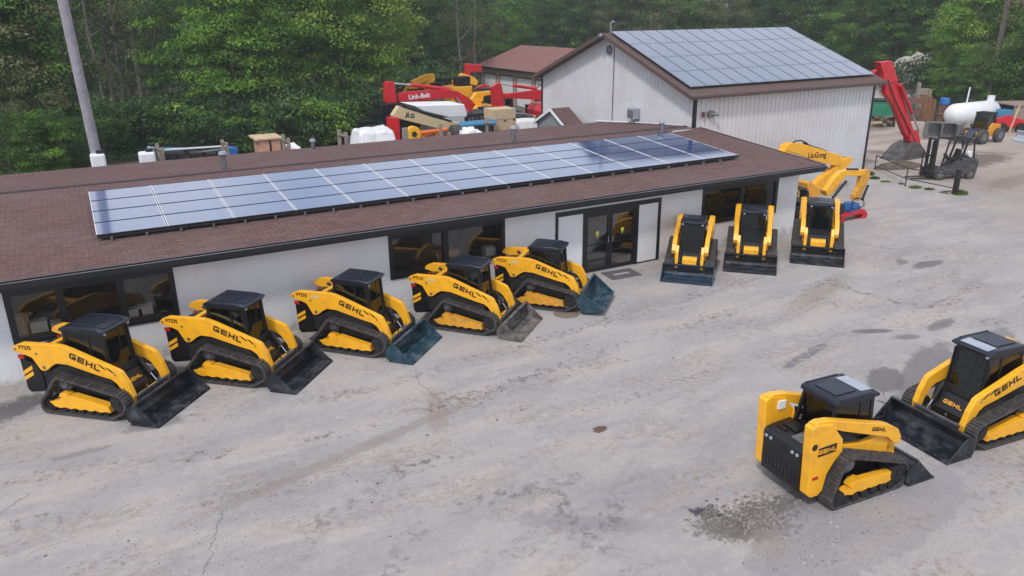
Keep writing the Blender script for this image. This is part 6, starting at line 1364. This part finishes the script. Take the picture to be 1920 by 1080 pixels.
for (px, Y, kind, sc, lab) in [(1770, 19.5, 'mid', .45, 'light shrub left of the white gas tank'), (1805, 17.5, 'ivy', .48, 'leafy shrub behind the left end of the gas tank'), (1850, 16, 'mid', .5, 'green shrub behind the right end of the gas tank'), (1885, 14.5, 'bright', .62, 'leafy shrub above the red machine'), (1915, 12.5, 'mid2', .5, 'dark shrub above the timber bin'), (1745, 23, 'bright2', .42, 'light shrub at the foot of the stony bank'), (1690, 27, 'bushd', 1.6, 'dark shrub at the left of the stony bank')]:
    tp(kind, px, Y, sc, lab, cat='shrub', name='shrub')
# a dark pole at the top right
v = on_y(1878, 60, 16.2); tag(obj('power_pole', MB().tube([(0, 0, 0), (.1, 0, 14)], .20, 12), BARK, loc=(v.x, 16.2, 0)), 'dark power pole among the trees at the top right corner', 'pole')
# further rows
kinds = ['mid', 'mid2', 'dark', 'bright', 'dull', 'conifer', 'dark', 'mid2', 'tall']
def row(px0, px1, step, d0, d1, lab, grp, ks=kinds, sc=(.9, 1.15)):
    px = px0
    while px < px1:
        dd = ray(px, 200); dd.z = 0; dd.normalize(); D = random.uniform(d0, d1); p = CP + dd * D
        tree(random.choice(ks), p.x, p.y, random.uniform(*sc), lab, grp); px += step * random.uniform(.8, 1.2)
GB = 'background woodland trees'
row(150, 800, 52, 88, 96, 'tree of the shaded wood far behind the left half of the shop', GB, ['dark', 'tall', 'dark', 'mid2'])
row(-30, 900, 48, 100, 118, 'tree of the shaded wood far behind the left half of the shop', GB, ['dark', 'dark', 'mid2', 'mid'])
row(740, 1720, 42, 112, 122, 'tree of the green wood far behind the barn and garage', GB)
row(740, 1980, 40, 128, 142, 'tree of the green wood far behind the barn and garage', GB)
row(700, 1990, 38, 150, 175, 'tree of the green wood far behind the barn and garage', GB, sc=(1.0, 1.3))
row(1600, 2000, 46, 98, 108, 'tree of the wood rising behind the right side of the yard', GB, ['mid', 'mid2', 'dark', 'bright'])
# undergrowth carpet
def carpet(quads, n, leaf, sd):
    rnd = random.Random(sd); V = []; F = []
    for i in range(n):
        q = rnd.choice(quads); u, w_ = rnd.random(), rnd.random(); p = (q[0].lerp(q[1], u)).lerp(q[3].lerp(q[2], u), w_); hgt = max(.02, .5 + .7 * noise.noise(p * .35)) * rnd.random() ** .5
        p = Vector((p.x, p.y, hgt)); nr = Vector((rnd.gauss(0, .5), rnd.gauss(0, .5), 1)).normalized(); t = nr.orthogonal().normalized(); t.rotate(Matrix.Rotation(rnd.random() * 6.283, 3, nr)); uu = nr.cross(t); s = leaf * rnd.uniform(.6, 1.4); o = len(V)
        V += [tuple(p - t * s), tuple(p + uu * s * .6), tuple(p + t * s), tuple(p - uu * s * .6)]; F.append((o, o + 1, o + 2, o + 3))
    me = bpy.data.meshes.new('undergrowth'); me.from_pydata(V, [], F); me.materials.append(LEAFD if sd % 2 else LEAF); return me
def vq(*p): return [Vector((x, y, 0)) for x, y in p]
tag(obj('undergrowth', carpet([vq((-16, 31.5), (16, 34), (20, 62), (-22, 60))], 46000, .11, 1), None), 'dark undergrowth on the floor of the wood behind the yard', None, None, 'stuff')
tag(obj('undergrowth', carpet([vq((16, 36), (33, 54), (36, 75), (18, 62)), vq((52, 40), (72, 12), (100, 5), (75, 55)), vq((36, 56), (52, 40), (70, 60), (40, 80))], 40000, .12, 2), None), 'green undergrowth below the trees around the garage and right side yard', None, None, 'stuff')

# thin late-spring air: a closed box of pale haze round the yard and wood
hz_ = bpy.data.materials.new('haze_air'); hz_.use_nodes = True; ntz = hz_.node_tree; ntz.nodes.clear(); oz = ntz.nodes.new('ShaderNodeOutputMaterial'); pv = ntz.nodes.new('ShaderNodeVolumePrincipled')
pv.inputs['Color'].default_value = (.82, .88, .92, 1); pv.inputs['Density'].default_value = .0007; ntz.links.new(pv.outputs[0], oz.inputs['Volume'])
tag(obj('haze', MB().box(-250, 330, -45, 330, -1, 34), hz_), kind='stuff')
